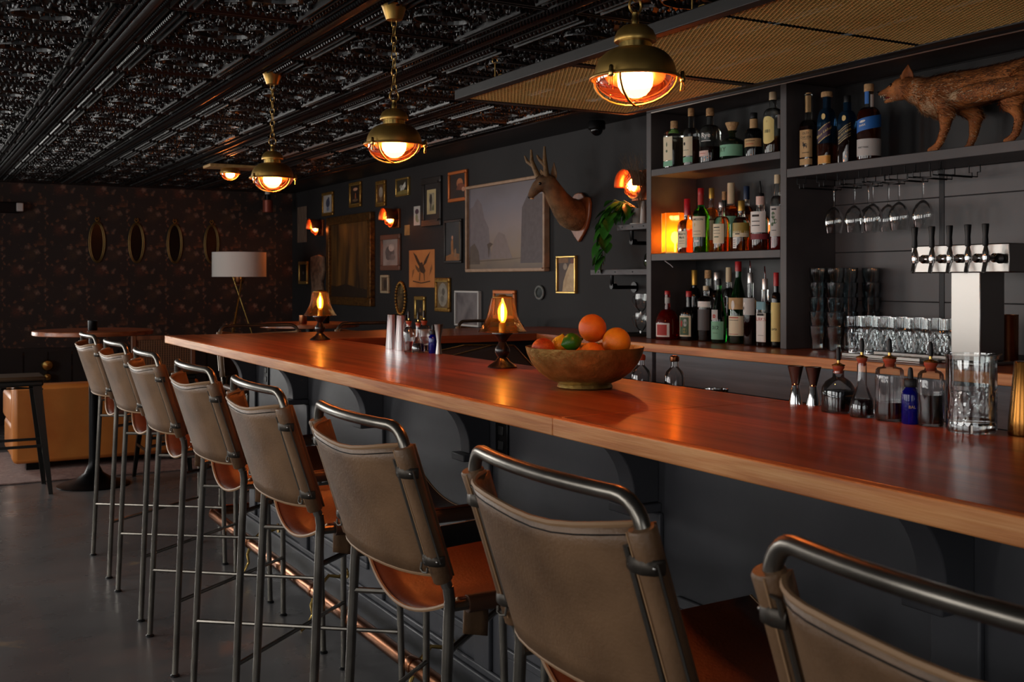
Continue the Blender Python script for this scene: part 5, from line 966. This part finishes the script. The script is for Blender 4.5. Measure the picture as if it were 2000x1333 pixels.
picture('wood-framed picture half hidden behind the bell lamp', 6.425, 6.74, 1.10, 1.30, .024, F_ORG, cv('tan_clouds', (120, 90, 64), (92, 66, 46), 9))
picture('thin gilt frame with a pale draped figure seen from behind', 5.665, 5.89, 1.285, 1.52, .012, F_GOLDB, cv('interior_brown', (74, 52, 40), (52, 34, 28), 9), shapes=[([(.25, 0), (.32, .3), (.5, .6), (.68, .82), (.95, .85), (1, .8), (1, 0)], PT('drape', (190, 162, 122), (168, 136, 98))), (ell(.84, .9, .12, .08), PT('auburn', (112, 52, 30))), (ell(.42, .74, .12, .1), PT('vase', (150, 130, 110))), ([(.0, .85), (.6, .85), (.6, 1), (0, 1)], PT('gold_wall', (128, 84, 40)))])
picture('narrow bright-edged mirror strip frame at the far corner', 10.76, 11.04, 1.325, 1.56, .03, F_GOLDB, cv('dusky_glass', (22, 20, 20), (34, 30, 28)), shapes=[(ell(.5, .5, .12, .1), PT('glint', (120, 112, 108)))])
# driftwood bark hanging
bk = thing('bark_slab', 'rough slab of pale bark hanging beside the tall gilt painting', 'bark', (XW, 10.44, 1.10), 0)
random.seed(11)
ol = [(-.2, .50), (-.05, .52), (.10, .51), (.20, .50), (.21, .36), (.16, .2), (.19, .08), (.12, -.02), (-.02, .02), (-.14, -.03), (-.2, .1), (-.15, .24), (-.22, .36)]
MB().prism([(y * .9 + random.uniform(-.01, .01), z) for y, z in ol], -.03, -.002, 'x').build('bark_face', mat('pale_bark', (128, 104, 84), .8, rgb2=(74, 56, 44), vscale=16, bump=.4, bscale=30, detail=8), bk, bevel=.006)
# oval mirror in a shell-encrusted frame and a small round mirror
om = thing('oval_mirror', 'oval mirror in a shell-studded gilt frame on the charcoal wall', 'mirror', (XW, 8.37, 1.215))
MB().prism(ell(0, 0, .085, .115, 28), -.012, -.001, 'x').build('mirror_glass', mat('mirror_grey', (96, 94, 98), .08, .9), om, smooth=False)
for k in range(30):
    a = 2 * math.pi * k / 30; MB().ball((-.014, .10 * math.cos(a), .132 * math.sin(a)), .014, 8, 5).build('shell', F_GOLD, om)
rm = thing('round_mirror', 'small round stone-rimmed mirror below the landscape', 'mirror', (XW, 6.108, 1.287))
MB().tube([(-.012, .050 * math.cos(a), .040 * math.sin(a)) for a in [k * math.pi / 12 for k in range(24)]], .008, 8, closed=True).build('rim', mat('stone_rim', (120, 122, 118), .6, rgb2=(92, 94, 92), vscale=60), rm)
MB().prism(ell(0, 0, .046, .037, 20), -.010, -.001, 'x').build('mirror_glass', mat('dark_mirror', (70, 76, 74), .15, .6, rgb2=(40, 42, 42), vscale=20), rm, smooth=False)
# dome camera
dc = thing('security_camera', 'black dome security camera on the ceiling by the shelves', 'camera', (3.46, 5.20, ZC - .012))
MB().lathe([(.045, -.05), (.05, -.045), (.05, -.01), (.045, 0)], 24).build('housing', M_BLKMET, dc); MB().ball((0, 0, -.05), .036, 18, 10).build('dome', mat('smoked_dome', (10, 10, 12), .05), dc)
# ---------------------------------------------------------------- pipe shelves with plant
M_GREYS = mat('grey_plank', (82, 78, 80), .55, rgb2=(66, 63, 65), vscale=12, stretch=(6, 1, 6))
def pipe_shelf(label, y0, y1, z, br):
    t = thing('pipe_shelf', label, 'shelf', (XW, y0, z)); o = bx('board', M_GREYS, -.20, -.001, 0, y1 - y0, -.031, 0, t, .002)
    for yb in br:
        MB().tube([(-.16, yb - y0, -.033), (-.16, yb - y0, -.085), (-.145, yb - y0, -.10), (-.06, yb - y0, -.10), (-.001, yb - y0, -.10)], .011, 10).build('pipe_bracket', M_BLKMET, t)
        MB().lathe([(.03, -.012), (.03, -.001)], 16, (0, yb - y0, -.10), ax='x').build('wall_flange', M_BLKMET, t)
        MB().lathe([(.016, -.016), (.016, .016)], 14, (-.15, yb - y0, -.094), ax='x').build('elbow', M_BLKMET, t)
    for k in range(4): MB().lathe([(.004, -.2005), (.004, -.2025), (.001, -.203)], 8, (0, (k + .5) * (y1 - y0) / 4, -.015), ax='x').build('bolt', M_BLKMET, t)
pipe_shelf('lower grey plank shelf on black pipe brackets beside the bottle shelves', 4.56, 5.22, 1.428, (5.06,)); pipe_shelf('upper grey plank shelf on a black pipe bracket', 4.56, 4.955, 1.671, (4.87,))
pl = thing('trailing_plant', 'trailing green pothos in a grey pot on the upper pipe shelf', 'plant', (3.525, 4.872, 1.6714))
MB().lathe([(.055, 0), (.056, .006), (.05, .009)], 24).build('saucer', M_WHITE, pl)
MB().lathe([(.038, .009), (.040, .012), (.047, .085), (.048, .09), (.043, .09), (.041, .075), (.001, .075)], 24).build('pot', mat('grey_glaze', (104, 98, 92), .4), pl)
LEAF = mat('pothos_leaf', (52, 108, 34), .32, rgb2=(28, 74, 24), vscale=9, sub=.0); STEM = mat('plant_stem', (70, 104, 46), .5)
random.seed(21); P0_ = Vector((3.51, 4.84, 1.671))
def leaf(parent, p, d, L, w):
    d = Vector(d).normalized(); sd = d.cross(Vector((0, 0, 1))); sd = sd.normalized() if sd.length > .1 else Vector((0, 1, 0)); nrm = sd.cross(d)
    mb = MB(); N = 6
    def fn(u, v):
        s_ = -1 + 2 * v; wd = w * math.sin(math.pi * min(1, u * .94 + .06)) ** .8 * (1.12 - .45 * u); return p + d * (L * u) + sd * (s_ * wd) + nrm * (abs(s_) * wd * .35 - .35 * L * u * u * .5)
    mb.grid(lambda u, v: tuple(fn(u, v)), N, 4).build('leaf', LEAF, parent, sharp=80)
vines = [[(0, .02, .09), (-.02, .12, .14), (-.05, .20, .10), (-.06, .27, .0), (-.06, .30, -.1)], [(0, .03, .09), (-.05, .14, .10), (-.08, .22, .0), (-.09, .24, -.12), (-.09, .22, -.22)], [(-.02, .0, .09), (-.08, .06, .12), (-.12, .12, .05), (-.12, .16, -.08), (-.11, .18, -.2)], [(0, .0, .09), (-.06, .10, .13), (-.10, .17, .06), (-.10, .20, -.02)], [(.0, .02, .09), (-.03, .20, .15), (-.04, .26, .08)]]
for V in vines:
    P = [Vector(p) for p in V]; MB().tube([tuple(p) for p in P], .0022, 5).build('vine', STEM, pl)
    for i in range(len(P) - 1):
        for k in (.1, .4, .75):
            p = P[i].lerp(P[i + 1], k); leaf(pl, p, (random.uniform(-1.0, -.1), random.uniform(-.7, .8), random.uniform(-1.3, -.2)), random.uniform(.075, .125), random.uniform(.026, .042))
dg_ = thing('dried_grass', 'bunch of dried grass stems leaning beside the bottle shelves', 'dried grass', (3.455, 4.745, 1.6714))
MB().lathe([(.016, 0), (.018, .004), (.012, .10), (.010, .12)], 16).build('bud_vase', mat('pale_ceramic', (170, 160, 152), .4), dg_)
random.seed(8); mb = MB(); GRS = mat('dry_stems', (150, 128, 104), .8, rgb2=(112, 92, 72), vscale=30)
for k in range(60):
    a, b_ = random.uniform(-.05, .16), random.uniform(-.08, .02); h = random.uniform(.26, .40); mb.tube([(0, 0, .02), (b_ * .3, a * .35, h * .5), (b_, a, h)], [.0009, .0008, .0004], 3)
    for q in range(3): mb.tube([(b_ * .8, a * .8, h * .82 + q * .02), (b_ * .8 + random.uniform(-.015, .015), a * .8 + random.uniform(-.015, .015), h * .88 + q * .025)], [.0006, .0003], 3)
mb.build('grass_stems', GRS, dg_)['kind'] = 'stuff'
tr_ = thing('glass_terrarium', 'round glass terrarium with moss on the lower pipe shelf', 'terrarium', (3.52, 4.72, 1.4284))
MB().lathe([(.001, .002), (.045, .002), (.062, .02), (.068, .045), (.060, .075), (.045, .09), (.046, .094)], 32).build('glass_bowl', M_GLASS, tr_)
MB().lathe([(.001, .005), (.044, .005), (.058, .022), (.061, .036), (.03, .05), (.001, .052)], 20).build('moss', mat('moss_green', (70, 84, 44), .9, rgb2=(46, 56, 30), vscale=60, bump=.6, bscale=80), tr_)
# glass mugs on a dark tray at the end of the back counter
ty = thing('serving_tray', 'dark round tray under the glass mugs', 'tray', (3.47, 4.76, BZ + .0004)); MB().lathe([(.001, .001), (.11, 0), (.125, .012), (.128, .014), (.122, .013), (.108, .004), (.001, .004)], 36).build('tray_body', mat('green_black_tray', (28, 34, 30), .35), ty)
def mug(label, x, y, z):
    t = thing('glass_mug', label, 'mug', (x, y, z), 0, 'footed glass mugs')
    MB().lathe([(.030, .0), (.029, .003), (.010, .008), (.009, .022), (.018, .030), (.031, .05), (.034, .09), (.033, .118)], 28).build('glass_body', M_GLASS, t)
    MB().tube([(-.012, .030, .100), (-.016, .050, .100), (-.018, .058, .085), (-.014, .044, .055), (-.010, .028, .042)], .0036, 8).build('handle', M_GLASS, t); return t
m0 = mug('footed glass mug on the tray, lower of the stacked pair', 3.46, 4.77, BZ + .0048); dup(m0, (3.46, 4.77, BZ + .108), None, 'footed glass mug stacked on top of another'); dup(m0, (3.52, 4.69, BZ + .0048), R(200), 'footed glass mug standing alone on the tray next to the shelf upright')
# ================================================================ far end of the room
M_TOP = wood_mat('round_table_wood', (110, 54, 30), (146, 80, 46), (170, 100, 62), 'x', .3)
def high_table(x, y, label, r=.38):
    t = thing('high_table', label, 'table', (x, y, 0), 0, 'round high tables')
    MB().lathe([(.001, 1.005), (r - .004, 1.005), (r, 1.009), (r, 1.031), (r - .004, 1.035), (.001, 1.035)], 56).build('table_top', M_TOP, t)
    MB().lathe([(.23, 0), (.232, .006), (.20, .018), (.12, .042), (.06, .085), (.034, .14), (.030, .18), (.030, 1.0)], 36).build('pedestal', M_BLKMET, t)
    MB().lathe([(.12, .995), (.12, 1.005)], 20).build('top_plate', M_BLKMET, t); return t
high_table(1.114, 7.72, 'round wooden high table on black trumpet pedestal beside the orange sofa'); high_table(2.76, 8.16, 'round wooden high table behind the far arm of the bar')
def candle(x, y, z, label, m, r=.03, h=.065, nm='candle_cup'):
    t = thing(nm, label, 'cup', (x, y, z + .0004)); MB().lathe([(.001, 0), (r * .92, 0), (r, .004), (r, h), (r - .003, h), (r - .004, .008), (.001, .008)], 20).build('cup_body', m, t)
candle(1.10, 7.66, 1.035, 'small black cup on the round table beside the orange sofa', M_BLKMET); candle(2.66, 8.02, 1.035, 'copper cup on the round table behind the bar', M_COPPER); candle(2.85, 8.05, 1.035, 'black cup beside the copper cup on the far round table', M_BLKMET)
# metal cafe stools with wooden seats
def cafe_stool(x, y, label, rz=0):
    t = thing('cafe_stool', label, 'stool', (x, y, 0), rz, 'metal cafe stools'); MS = mat('dark_gun_sheet', (52, 52, 50), .35, .7)
    bx('seat', wood_mat('walnut_seat', (60, 44, 30), (78, 58, 40), (92, 70, 48), 'x', .4), -.17, .17, -.17, .17, .725, .752, t, .012)
    bx('seat_apron', MS, -.155, .155, -.155, .155, .69, .725, t, .01)
    for sx in (-1, 1):
        for sy in (-1, 1):
            mb = MB(); A = Vector((sx * .145, sy * .145, .70)); B_ = Vector((sx * .205, sy * .205, .0))
            q = lambda c, w: [(c.x, c.y, c.z), (c.x - sx * w, c.y, c.z), (c.x - sx * w, c.y - sy * .008, c.z), (c.x - sx * .008, c.y - sy * .008, c.z), (c.x - sx * .008, c.y - sy * w, c.z), (c.x, c.y - sy * w, c.z)]
            a, b_ = q(A, .055), q(B_, .026); fs = [(i, (i + 1) % 6, 6 + (i + 1) % 6, 6 + i) for i in range(6)] + [(0, 1, 2, 3, 4, 5), (6, 7, 8, 9, 10, 11)]
            mb.add(a + b_, fs).build('leg', MS, t, smooth=False)
    for z, k in ((.30, .172), (.22, .179)):
        for s_ in (-1, 1):
            bx('foot_bar', MS, -k, k, s_ * k - .004, s_ * k + .004, z, z + .018, t) if z > .25 else bx('foot_bar', MS, s_ * k - .004, s_ * k + .004, -k, k, z, z + .018, t)
    for s_ in (-1, 1): MB().tube([(-.15, s_ * .15, .68), (.15, -s_ * .15, .66 + .01 * s_)], .005, 6).build('cross_wire', MS, t)
cafe_stool(.635, 7.72, 'metal cafe stool with wooden seat in front of the orange sofa end'); cafe_stool(1.60, 7.72, 'metal cafe stool behind the leather bar stools, by the table')
# orange leather sofa on a pale rug
rg = bx('rug', mat('pink_rug', (150, 126, 118), .95, rgb2=(122, 98, 94), vscale=40, bump=.4, bscale=200), .35, 2.2, 7.99, 9.45, .0005, .012, None, .004); tag(rg, 'pale pinkish rug under the orange sofa', 'rug')
sf = thing('sofa', 'orange leather sofa seen from behind on the pale rug', 'sofa', (1.32, 8.9, .0125)); M_OLE = mat('cognac_leather', (196, 122, 54), .42, rgb2=(172, 98, 40), vscale=3, bump=.06, bscale=120)
bx('back', M_OLE, -.64, .66, -.47, -.27, .05, .605, sf, .03); bx('seat_base', M_OLE, -.63, .65, -.27, .42, .05, .30, sf, .03); bx('seat_cushion', M_OLE, -.45, .47, -.26, .43, .305, .42, sf, .04)
for x0, x1 in ((-.64, -.46), (.48, .66)): bx('armrest', M_OLE, x0, x1, -.26, .42, .302, .52, sf, .03)
for x in (-.5, .5):
    for y in (-.38, .34): bx('foot', M_BLKMET, x - .05, x + .05, y - .05, y + .05, 0, .05, sf)
# cane-backed lounge chair
ch = thing('cane_chair', 'low lounge chair with woven cane back behind the orange sofa', 'chair', (1.80, 8.1, 0)); M_WAL = wood_mat('walnut_chair', (84, 50, 34), (104, 66, 46), (122, 80, 56), 'z', .4); M_CANE = mat('cane_strip', (104, 76, 54), .6)
ch.location = (1.98, 9.75, -.075)
for x in (-.25, .25): bx('back_post', M_WAL, x - .02, x + .02, -.02, .02, .075, .965, ch, .006)
bx('back_rail', M_WAL, -.23, .23, -.015, .015, .925, .962, ch, .005); bx('back_rail', M_WAL, -.23, .23, -.015, .015, .42, .45, ch, .005)
mb = MB()
for k in range(23): x = -.229 + k * .0204; mb.box(x, x + .012, -.006, -.003, .45, .925)
for k in range(24): z = .455 + k * .0197; mb.box(-.23, .23, -.0028, .0002, z, z + .012)
mb.build('woven_cane', M_CANE, ch, smooth=False)['kind'] = 'stuff'
bx('seat_frame', M_WAL, -.25, .25, .021, .56, .40, .44, ch, .006); bx('seat_cushion', mat('dark_cushion', (52, 40, 36), .8), -.24, .24, .03, .56, .441, .50, ch, .02)
for x in (-.24, .24): bx('front_leg', M_WAL, x - .02, x + .02, .52, .56, .075, .40, ch, .005); bx('arm', M_WAL, x - .02, x + .02, .021, .56, .62, .645, ch, .005); bx('arm_post', M_WAL, x - .018, x + .018, .52, .555, .441, .62, ch)
# four oval mirrors on ribbons of gilt metal
for k, x in enumerate((1.66, 2.03, 2.402, 2.772)):
    t = thing('oval_wall_mirror', 'slim oval gilt mirror on the floral wallpaper, ' + ('nearest the emergency light', 'second from the emergency light', 'third from the emergency light', 'half behind the drum lamp shade')[k], 'mirror', (x, YB, 1.738), 0, 'oval mirrors on the wallpaper')
    MB().prism(ell(0, 0, .058, .185, 28), -.010, -.001, 'y').build('mirror_glass', mat('dim_mirror', (40, 36, 34), .25, .8), t, smooth=False)
    for rr in (1.0, 1.24): MB().tube([(.060 * rr * math.cos(a), -.012, (.187 + .012 * (rr > 1)) * math.sin(a)) for a in [q * math.pi / 20 for q in range(40)]], .0050, 6, closed=True).build('gilt_ring', mat('dull_gilt', (112, 90, 48), .45, .6), t)
    for s_ in (-1, 1): MB().tube([(0, -.012, .200), (s_ * .018, -.014, .225), (s_ * .012, -.014, .245), (0, -.014, .23)], .004, 6).build('bow', F_GOLD, t)
em = thing('emergency_light', 'black emergency light box with a white head high on the wallpaper', 'emergency light', (.86, YB, 2.05)); bx('light_box', M_BLKMET, -.16, .10, -.06, -.001, -.05, .05, em, .006); bx('lamp_head', mat('white_lens', (214, 206, 204), .4), .075, .135, -.10, -.061, -.035, .045, em, .008)
sp = thing('spot_speaker', 'small reddish cylinder speaker on a short black arm by the ceiling', 'speaker', (3.28, YB - .28, ZC - .012))
MB().lathe([(.02, -.03), (.028, -.028), (.028, 0)], 14).build('ceiling_mount', M_WHITE, sp); MB().tube([(0, 0, -.028), (0, 0, -.09)], .03, 12).build('arm', M_BLKMET, sp)
MB().lathe([(.042, -.215), (.050, -.21), (.050, -.09), (.044, -.086)], 24).build('speaker_body', mat('copper_red_shell', (140, 70, 54), .4, .3), sp)
kb = thing('brass_hooks', 'pair of round brass knobs on the black wainscot', 'wall hook', (1.205, YB - .0165, .50))
for z, r_ in ((.055, .055), (-.055, .038)): MB().lathe([(.012, 0), (.010, -.03), (r_ * .6, -.04), (r_, -.055), (r_ * .8, -.075), (.001, -.082)], 24, (0, 0, z), ax='y').build('knob', M_BRASSB, kb)
# ================================================================ mounted animals
FUR_O, FUR_B, FUR_C = mat('fur_russet', (178, 106, 50), .75, rgb2=(126, 70, 32), vscale=18), mat('fur_dark', (92, 56, 30), .75, rgb2=(58, 36, 22), vscale=20), mat('fur_cream', (206, 176, 140), .8, rgb2=(176, 140, 104), vscale=20)
FUR_D = mat('fur_deer', (132, 96, 62), .75, rgb2=(78, 54, 34), vscale=14)
def fur(o, n, length, flow, pick, mats, parent, seed=1, w=.0016):
    """thin tapered tufts lying along the body surface"""
    dg = bpy.context.evaluated_depsgraph_get(); ev = o.evaluated_get(dg); me = ev.to_mesh(); rn = random.Random(seed); mw = o.matrix_basis
    tris = []; area = []; tot = 0
    for p in me.polygons: tot += p.area; area.append(tot); tris.append((p.center.copy(), p.normal.copy(), [me.vertices[i].co.copy() for i in p.vertices]))
    out = [MB() for _ in mats]; import bisect
    for k in range(n):
        c_, nr_, vs = tris[min(bisect.bisect(area, rn.random() * tot), len(tris) - 1)]
        a, b_ = rn.random(), rn.random(); p = vs[0].lerp(vs[1], a).lerp(vs[-1].lerp(vs[2 % len(vs)], a), b_)
        d = Vector(flow(p)) if callable(flow) else Vector(flow); d = d - nr_ * d.dot(nr_); d = (d.normalized() if d.length > 1e-4 else nr_.orthogonal().normalized()) + nr_ * .28 + Vector((rn.uniform(-.25, .25), rn.uniform(-.25, .25), rn.uniform(-.25, .25)))
        sd = d.cross(nr_).normalized() * w; L = length(p) * rn.uniform(.6, 1.2); p = p - nr_ * .001
        out[pick(p, rn)].add([p - sd, p + sd, p + d.normalized() * L], [(0, 1, 2)])
    ev.to_mesh_clear()
    for mb, m in zip(out, mats):
        if mb.f: h = mb.build('fur', m, parent, smooth=False); h['kind'] = 'stuff'
# ---- snarling coyote on the long shelf
cy = thing('stuffed_coyote', 'stuffed russet coyote with bared teeth standing on the long shelf', 'taxidermy', (3.465, 2.78, 1.8494)); O = Vector((3.465, 2.78, 1.8494))
def L_(x, y, z): return tuple(Vector((x, y, z)) - O)
def blend(name, mb, m, parent, vox=.007, it=10):
    o = mb.build(name, m, parent); r_ = o.modifiers.new('blend', 'REMESH'); r_.mode = 'VOXEL'; r_.voxel_size = vox; r_.use_smooth_shade = True
    q = o.modifiers.new('soften', 'SMOOTH'); q.iterations = it; q.factor = .5; return o
mb = MB()
def limb(pts, rad): mb.tube([L_(*p) for p in pts], rad, 12); [mb.ball(L_(*p), r_, 10, 7) for p, r_ in zip(pts, rad)]
limb([(3.47, 2.34, 2.085), (3.47, 2.43, 2.092), (3.47, 2.55, 2.090), (3.468, 2.67, 2.083), (3.466, 2.78, 2.080), (3.465, 2.85, 2.084), (3.462, 2.91, 2.095), (3.458, 2.965, 2.118)], [.050, .070, .064, .068, .076, .070, .058, .050])
limb([(3.458, 2.985, 2.126), (3.455, 3.020, 2.132), (3.453, 3.055, 2.128), (3.451, 3.09, 2.124), (3.450, 3.122, 2.122)], [.046, .041, .028, .018, .012])
limb([(3.456, 3.00, 2.108), (3.453, 3.045, 2.094), (3.450, 3.098, 2.087)], [.028, .014, .008])
limb([(3.43, 2.86, 2.045), (3.465, 2.84, 2.035)], [.045, .05])
limb([(3.43, 2.79, 2.05), (3.412, 2.772, 1.99), (3.408, 2.775, 1.935), (3.405, 2.795, 1.885), (3.404, 2.818, 1.866), (3.404, 2.842, 1.862)], [.050, .030, .018, .015, .016, .012])
limb([(3.50, 2.77, 2.04), (3.520, 2.725, 1.98), (3.525, 2.740, 1.915), (3.525, 2.758, 1.876), (3.525, 2.782, 1.863)], [.046, .028, .017, .014, .013])
limb([(3.43, 2.45, 2.06), (3.41, 2.50, 1.995), (3.41, 2.462, 1.94), (3.41, 2.476, 1.885), (3.41, 2.498, 1.865), (3.41, 2.520, 1.862)], [.062, .036, .019, .015, .015, .012])
limb([(3.51, 2.41, 2.05), (3.525, 2.45, 1.985), (3.525, 2.40, 1.93), (3.525, 2.415, 1.88), (3.525, 2.445, 1.863)], [.056, .034, .018, .015, .013])
body = blend('body', mb, FUR_O, cy)
def ear(p0, tip, w, par, m, inner, nm='ear'):
    p0, tip = Vector(p0), Vector(tip); d = tip - p0; sd = d.cross(Vector((1, .3, 0))).normalized(); nn = sd.cross(d).normalized()
    e = MB().grid(lambda u, v: tuple(p0 + d * u + sd * ((2 * v - 1) * w * (1 - u ** 1.6) * (1 + .5 * math.sin(u * 3.1))) + nn * (.014 * (1 - (2 * v - 1) ** 2) * (1 - u))), 6, 6).build(nm, m, par, solid=.004); return e
ear(L_(3.435, 2.975, 2.150), L_(3.425, 2.960, 2.212), .021, cy, FUR_O, FUR_C); ear(L_(3.480, 3.02, 2.150), L_(3.497, 3.062, 2.194), .019, cy, FUR_O, FUR_C)
for x in (3.426, 3.484): MB().ball(L_(x, 3.047, 2.144), .0065, 10, 8).build('eye', mat('glass_eye', (22, 12, 8), .05), cy)
MB().ball(L_(3.450, 3.130, 2.126), .0075, 10, 8).build('nose', M_RUB, cy)
MB().ball(L_(3.450, 3.075, 2.100), .016, 10, 6, sx=.7, sy=1.5, sz=.35).build('tongue', mat('mouth_red', (110, 36, 30), .35), cy)
TEE = mat('ivory_teeth', (224, 208, 176), .3)
for k in range(5):
    for s_ in (-1, 1):
        y = 3.112 - k * .010; big = .011 if k == 0 else .006
        MB().lathe([(.0022, 0), (.0014, -big * .6), (.0003, -big)], 6, L_(3.450 + s_ * (.008 + k * .001), y, 2.1135 + k * .0006)).build('tooth', TEE, cy)
        MB().lathe([(.0022, 0), (.0014, big * .5), (.0003, big * .8)], 6, L_(3.450 + s_ * (.006 + k * .001), y - .016, 2.092)).build('tooth', TEE, cy)
tail = [L_(3.44, 2.36, 2.06), L_(3.395, 2.40, 2.050), L_(3.368, 2.48, 2.043), L_(3.360, 2.57, 2.040), L_(3.362, 2.64, 2.040), L_(3.366, 2.69, 2.043), L_(3.368, 2.705, 2.044)]
tl = MB().tube([tuple(p) for p in tail], [.022, .030, .036, .037, .034, .020, .004], 16).build('tail', FUR_O, cy)
def pick_c(p, rn):
    y, z = p.y + O.y, p.z + O.z
    if y > 2.80 and z < 2.045 + (y - 2.80) * .25 + rn.uniform(-.02, .015) and z > 1.97 and y < 3.03: return 2
    if y > 3.03 and z < 2.112 + rn.uniform(-.012, .012): return 2
    if z > 2.10 and y < 2.90 and rn.random() < .5: return 1
    if 2.70 < y < 2.95 and rn.random() < .12: return 2
    if abs(y - 2.93) < .02 and rn.random() < .5: return 2
    return 1 if rn.random() < .15 else 0
bpy.context.view_layer.update()
fur(body, 26000, lambda p: .008 if p.y + O.y > 3.0 else (.009 if p.z + O.z < 1.98 else .024), (0, -1, -.35), pick_c, [FUR_O, FUR_B, FUR_C], cy, 3)
fur(tl, 6000, lambda p: .034, (0, 1, -.1), lambda p, rn: 2 if (p.y + O.y > 2.66 or rn.random() < .08) else (1 if rn.random() < .35 else 0), [FUR_O, FUR_B, FUR_C], cy, 4)
# ---- roe deer head on a shield
dh = thing('mounted_deer_head', 'mounted roe deer head with short antlers on a wooden shield', 'taxidermy', (XW, 5.63, 1.75)); O2 = Vector((XW, 5.63, 1.75))
def D_(x, y, z): return tuple(Vector((x, y, z)) - O2)
sh_ = [(.13, .08), (.115, .12), (.07, .125), (.04, .15), (0, .155), (-.04, .15), (-.07, .125), (-.115, .12), (-.13, .08), (-.12, .0), (-.095, -.06), (-.05, -.11), (0, -.15), (.05, -.11), (.095, -.06), (.12, 0)]
MB().prism([(y, z) for y, z in sh_], -.022, -.001, 'x').build('shield', wood_mat('shield_wood', (96, 50, 26), (128, 70, 38), (150, 88, 50), 'z', .35), dh, bevel=.006)
mb = MB()
def dl(pts, rad): mb.tube([D_(*p) for p in pts], rad, 14); [mb.ball(D_(*p), r_, 12, 8) for p, r_ in zip(pts, rad)]
dl([(3.595, 5.635, 1.765), (3.55, 5.62, 1.775), (3.49, 5.595, 1.805), (3.43, 5.572, 1.855), (3.385, 5.558, 1.905), (3.36, 5.555, 1.94)], [.098, .096, .080, .066, .058, .052])
dl([(3.355, 5.556, 1.945), (3.325, 5.572, 1.950), (3.300, 5.592, 1.925), (3.283, 5.606, 1.898), (3.270, 5.618, 1.874)], [.052, .047, .038, .029, .022])
mb.v = [(min(p[0], -.012), p[1], p[2]) for p in mb.v]
dbody = blend('head_and_neck', mb, FUR_D, dh)
HORN = mat('antler', (132, 100, 64), .55, rgb2=(96, 70, 42), vscale=60, bump=.3, bscale=90)
for pts, tn in (([(3.335, 5.550, 1.98), (3.335, 5.556, 2.03), (3.337, 5.572, 2.09), (3.338, 5.575, 2.165)], [(3.335, 5.564, 2.05), (3.315, 5.60, 2.09), (3.31, 5.615, 2.115)]), ([(3.305, 5.590, 1.98), (3.295, 5.615, 2.03), (3.288, 5.640, 2.08), (3.290, 5.650, 2.15)], [(3.291, 5.628, 2.05), (3.27, 5.665, 2.08), (3.262, 5.680, 2.115)])):
    a = MB().tube([D_(*p) for p in pts], [.020, .016, .013, .006], 10).build('antler', HORN, dh); MB().tube([D_(*p) for p in tn], [.012, .010, .005], 9).build('tine', HORN, a)
ear(D_(3.375, 5.535, 1.965), D_(3.385, 5.545, 2.070), .021, dh, FUR_D, FUR_C); ear(D_(3.345, 5.60, 1.965), D_(3.36, 5.66, 2.04), .021, dh, FUR_D, FUR_C)
MB().ball(D_(3.291, 5.548, 1.940), .010, 10, 8).build('eye', MATS['glass_eye'], dh); MB().ball(D_(3.332, 5.610, 1.930), .010, 10, 8).build('eye', MATS['glass_eye'], dh)
MB().ball(D_(3.264, 5.625, 1.868), .013, 10, 8).build('nose', M_RUB, dh)
MB().ball(D_(3.274, 5.615, 1.855), .010, 10, 6, sx=1.2, sy=1.2, sz=.6).build('chin', FUR_C, dh)
bpy.context.view_layer.update()
fur(dbody, 7000, lambda p: .010, lambda p: (.6, .1, -.9), lambda p, rn: 1 if (p.z + O2.z < 1.80 + rn.uniform(-.05, .05) and rn.random() < .5) else 0, [FUR_D, mat('fur_fawn', (152, 120, 88), .8)], dh, 6, .0015)
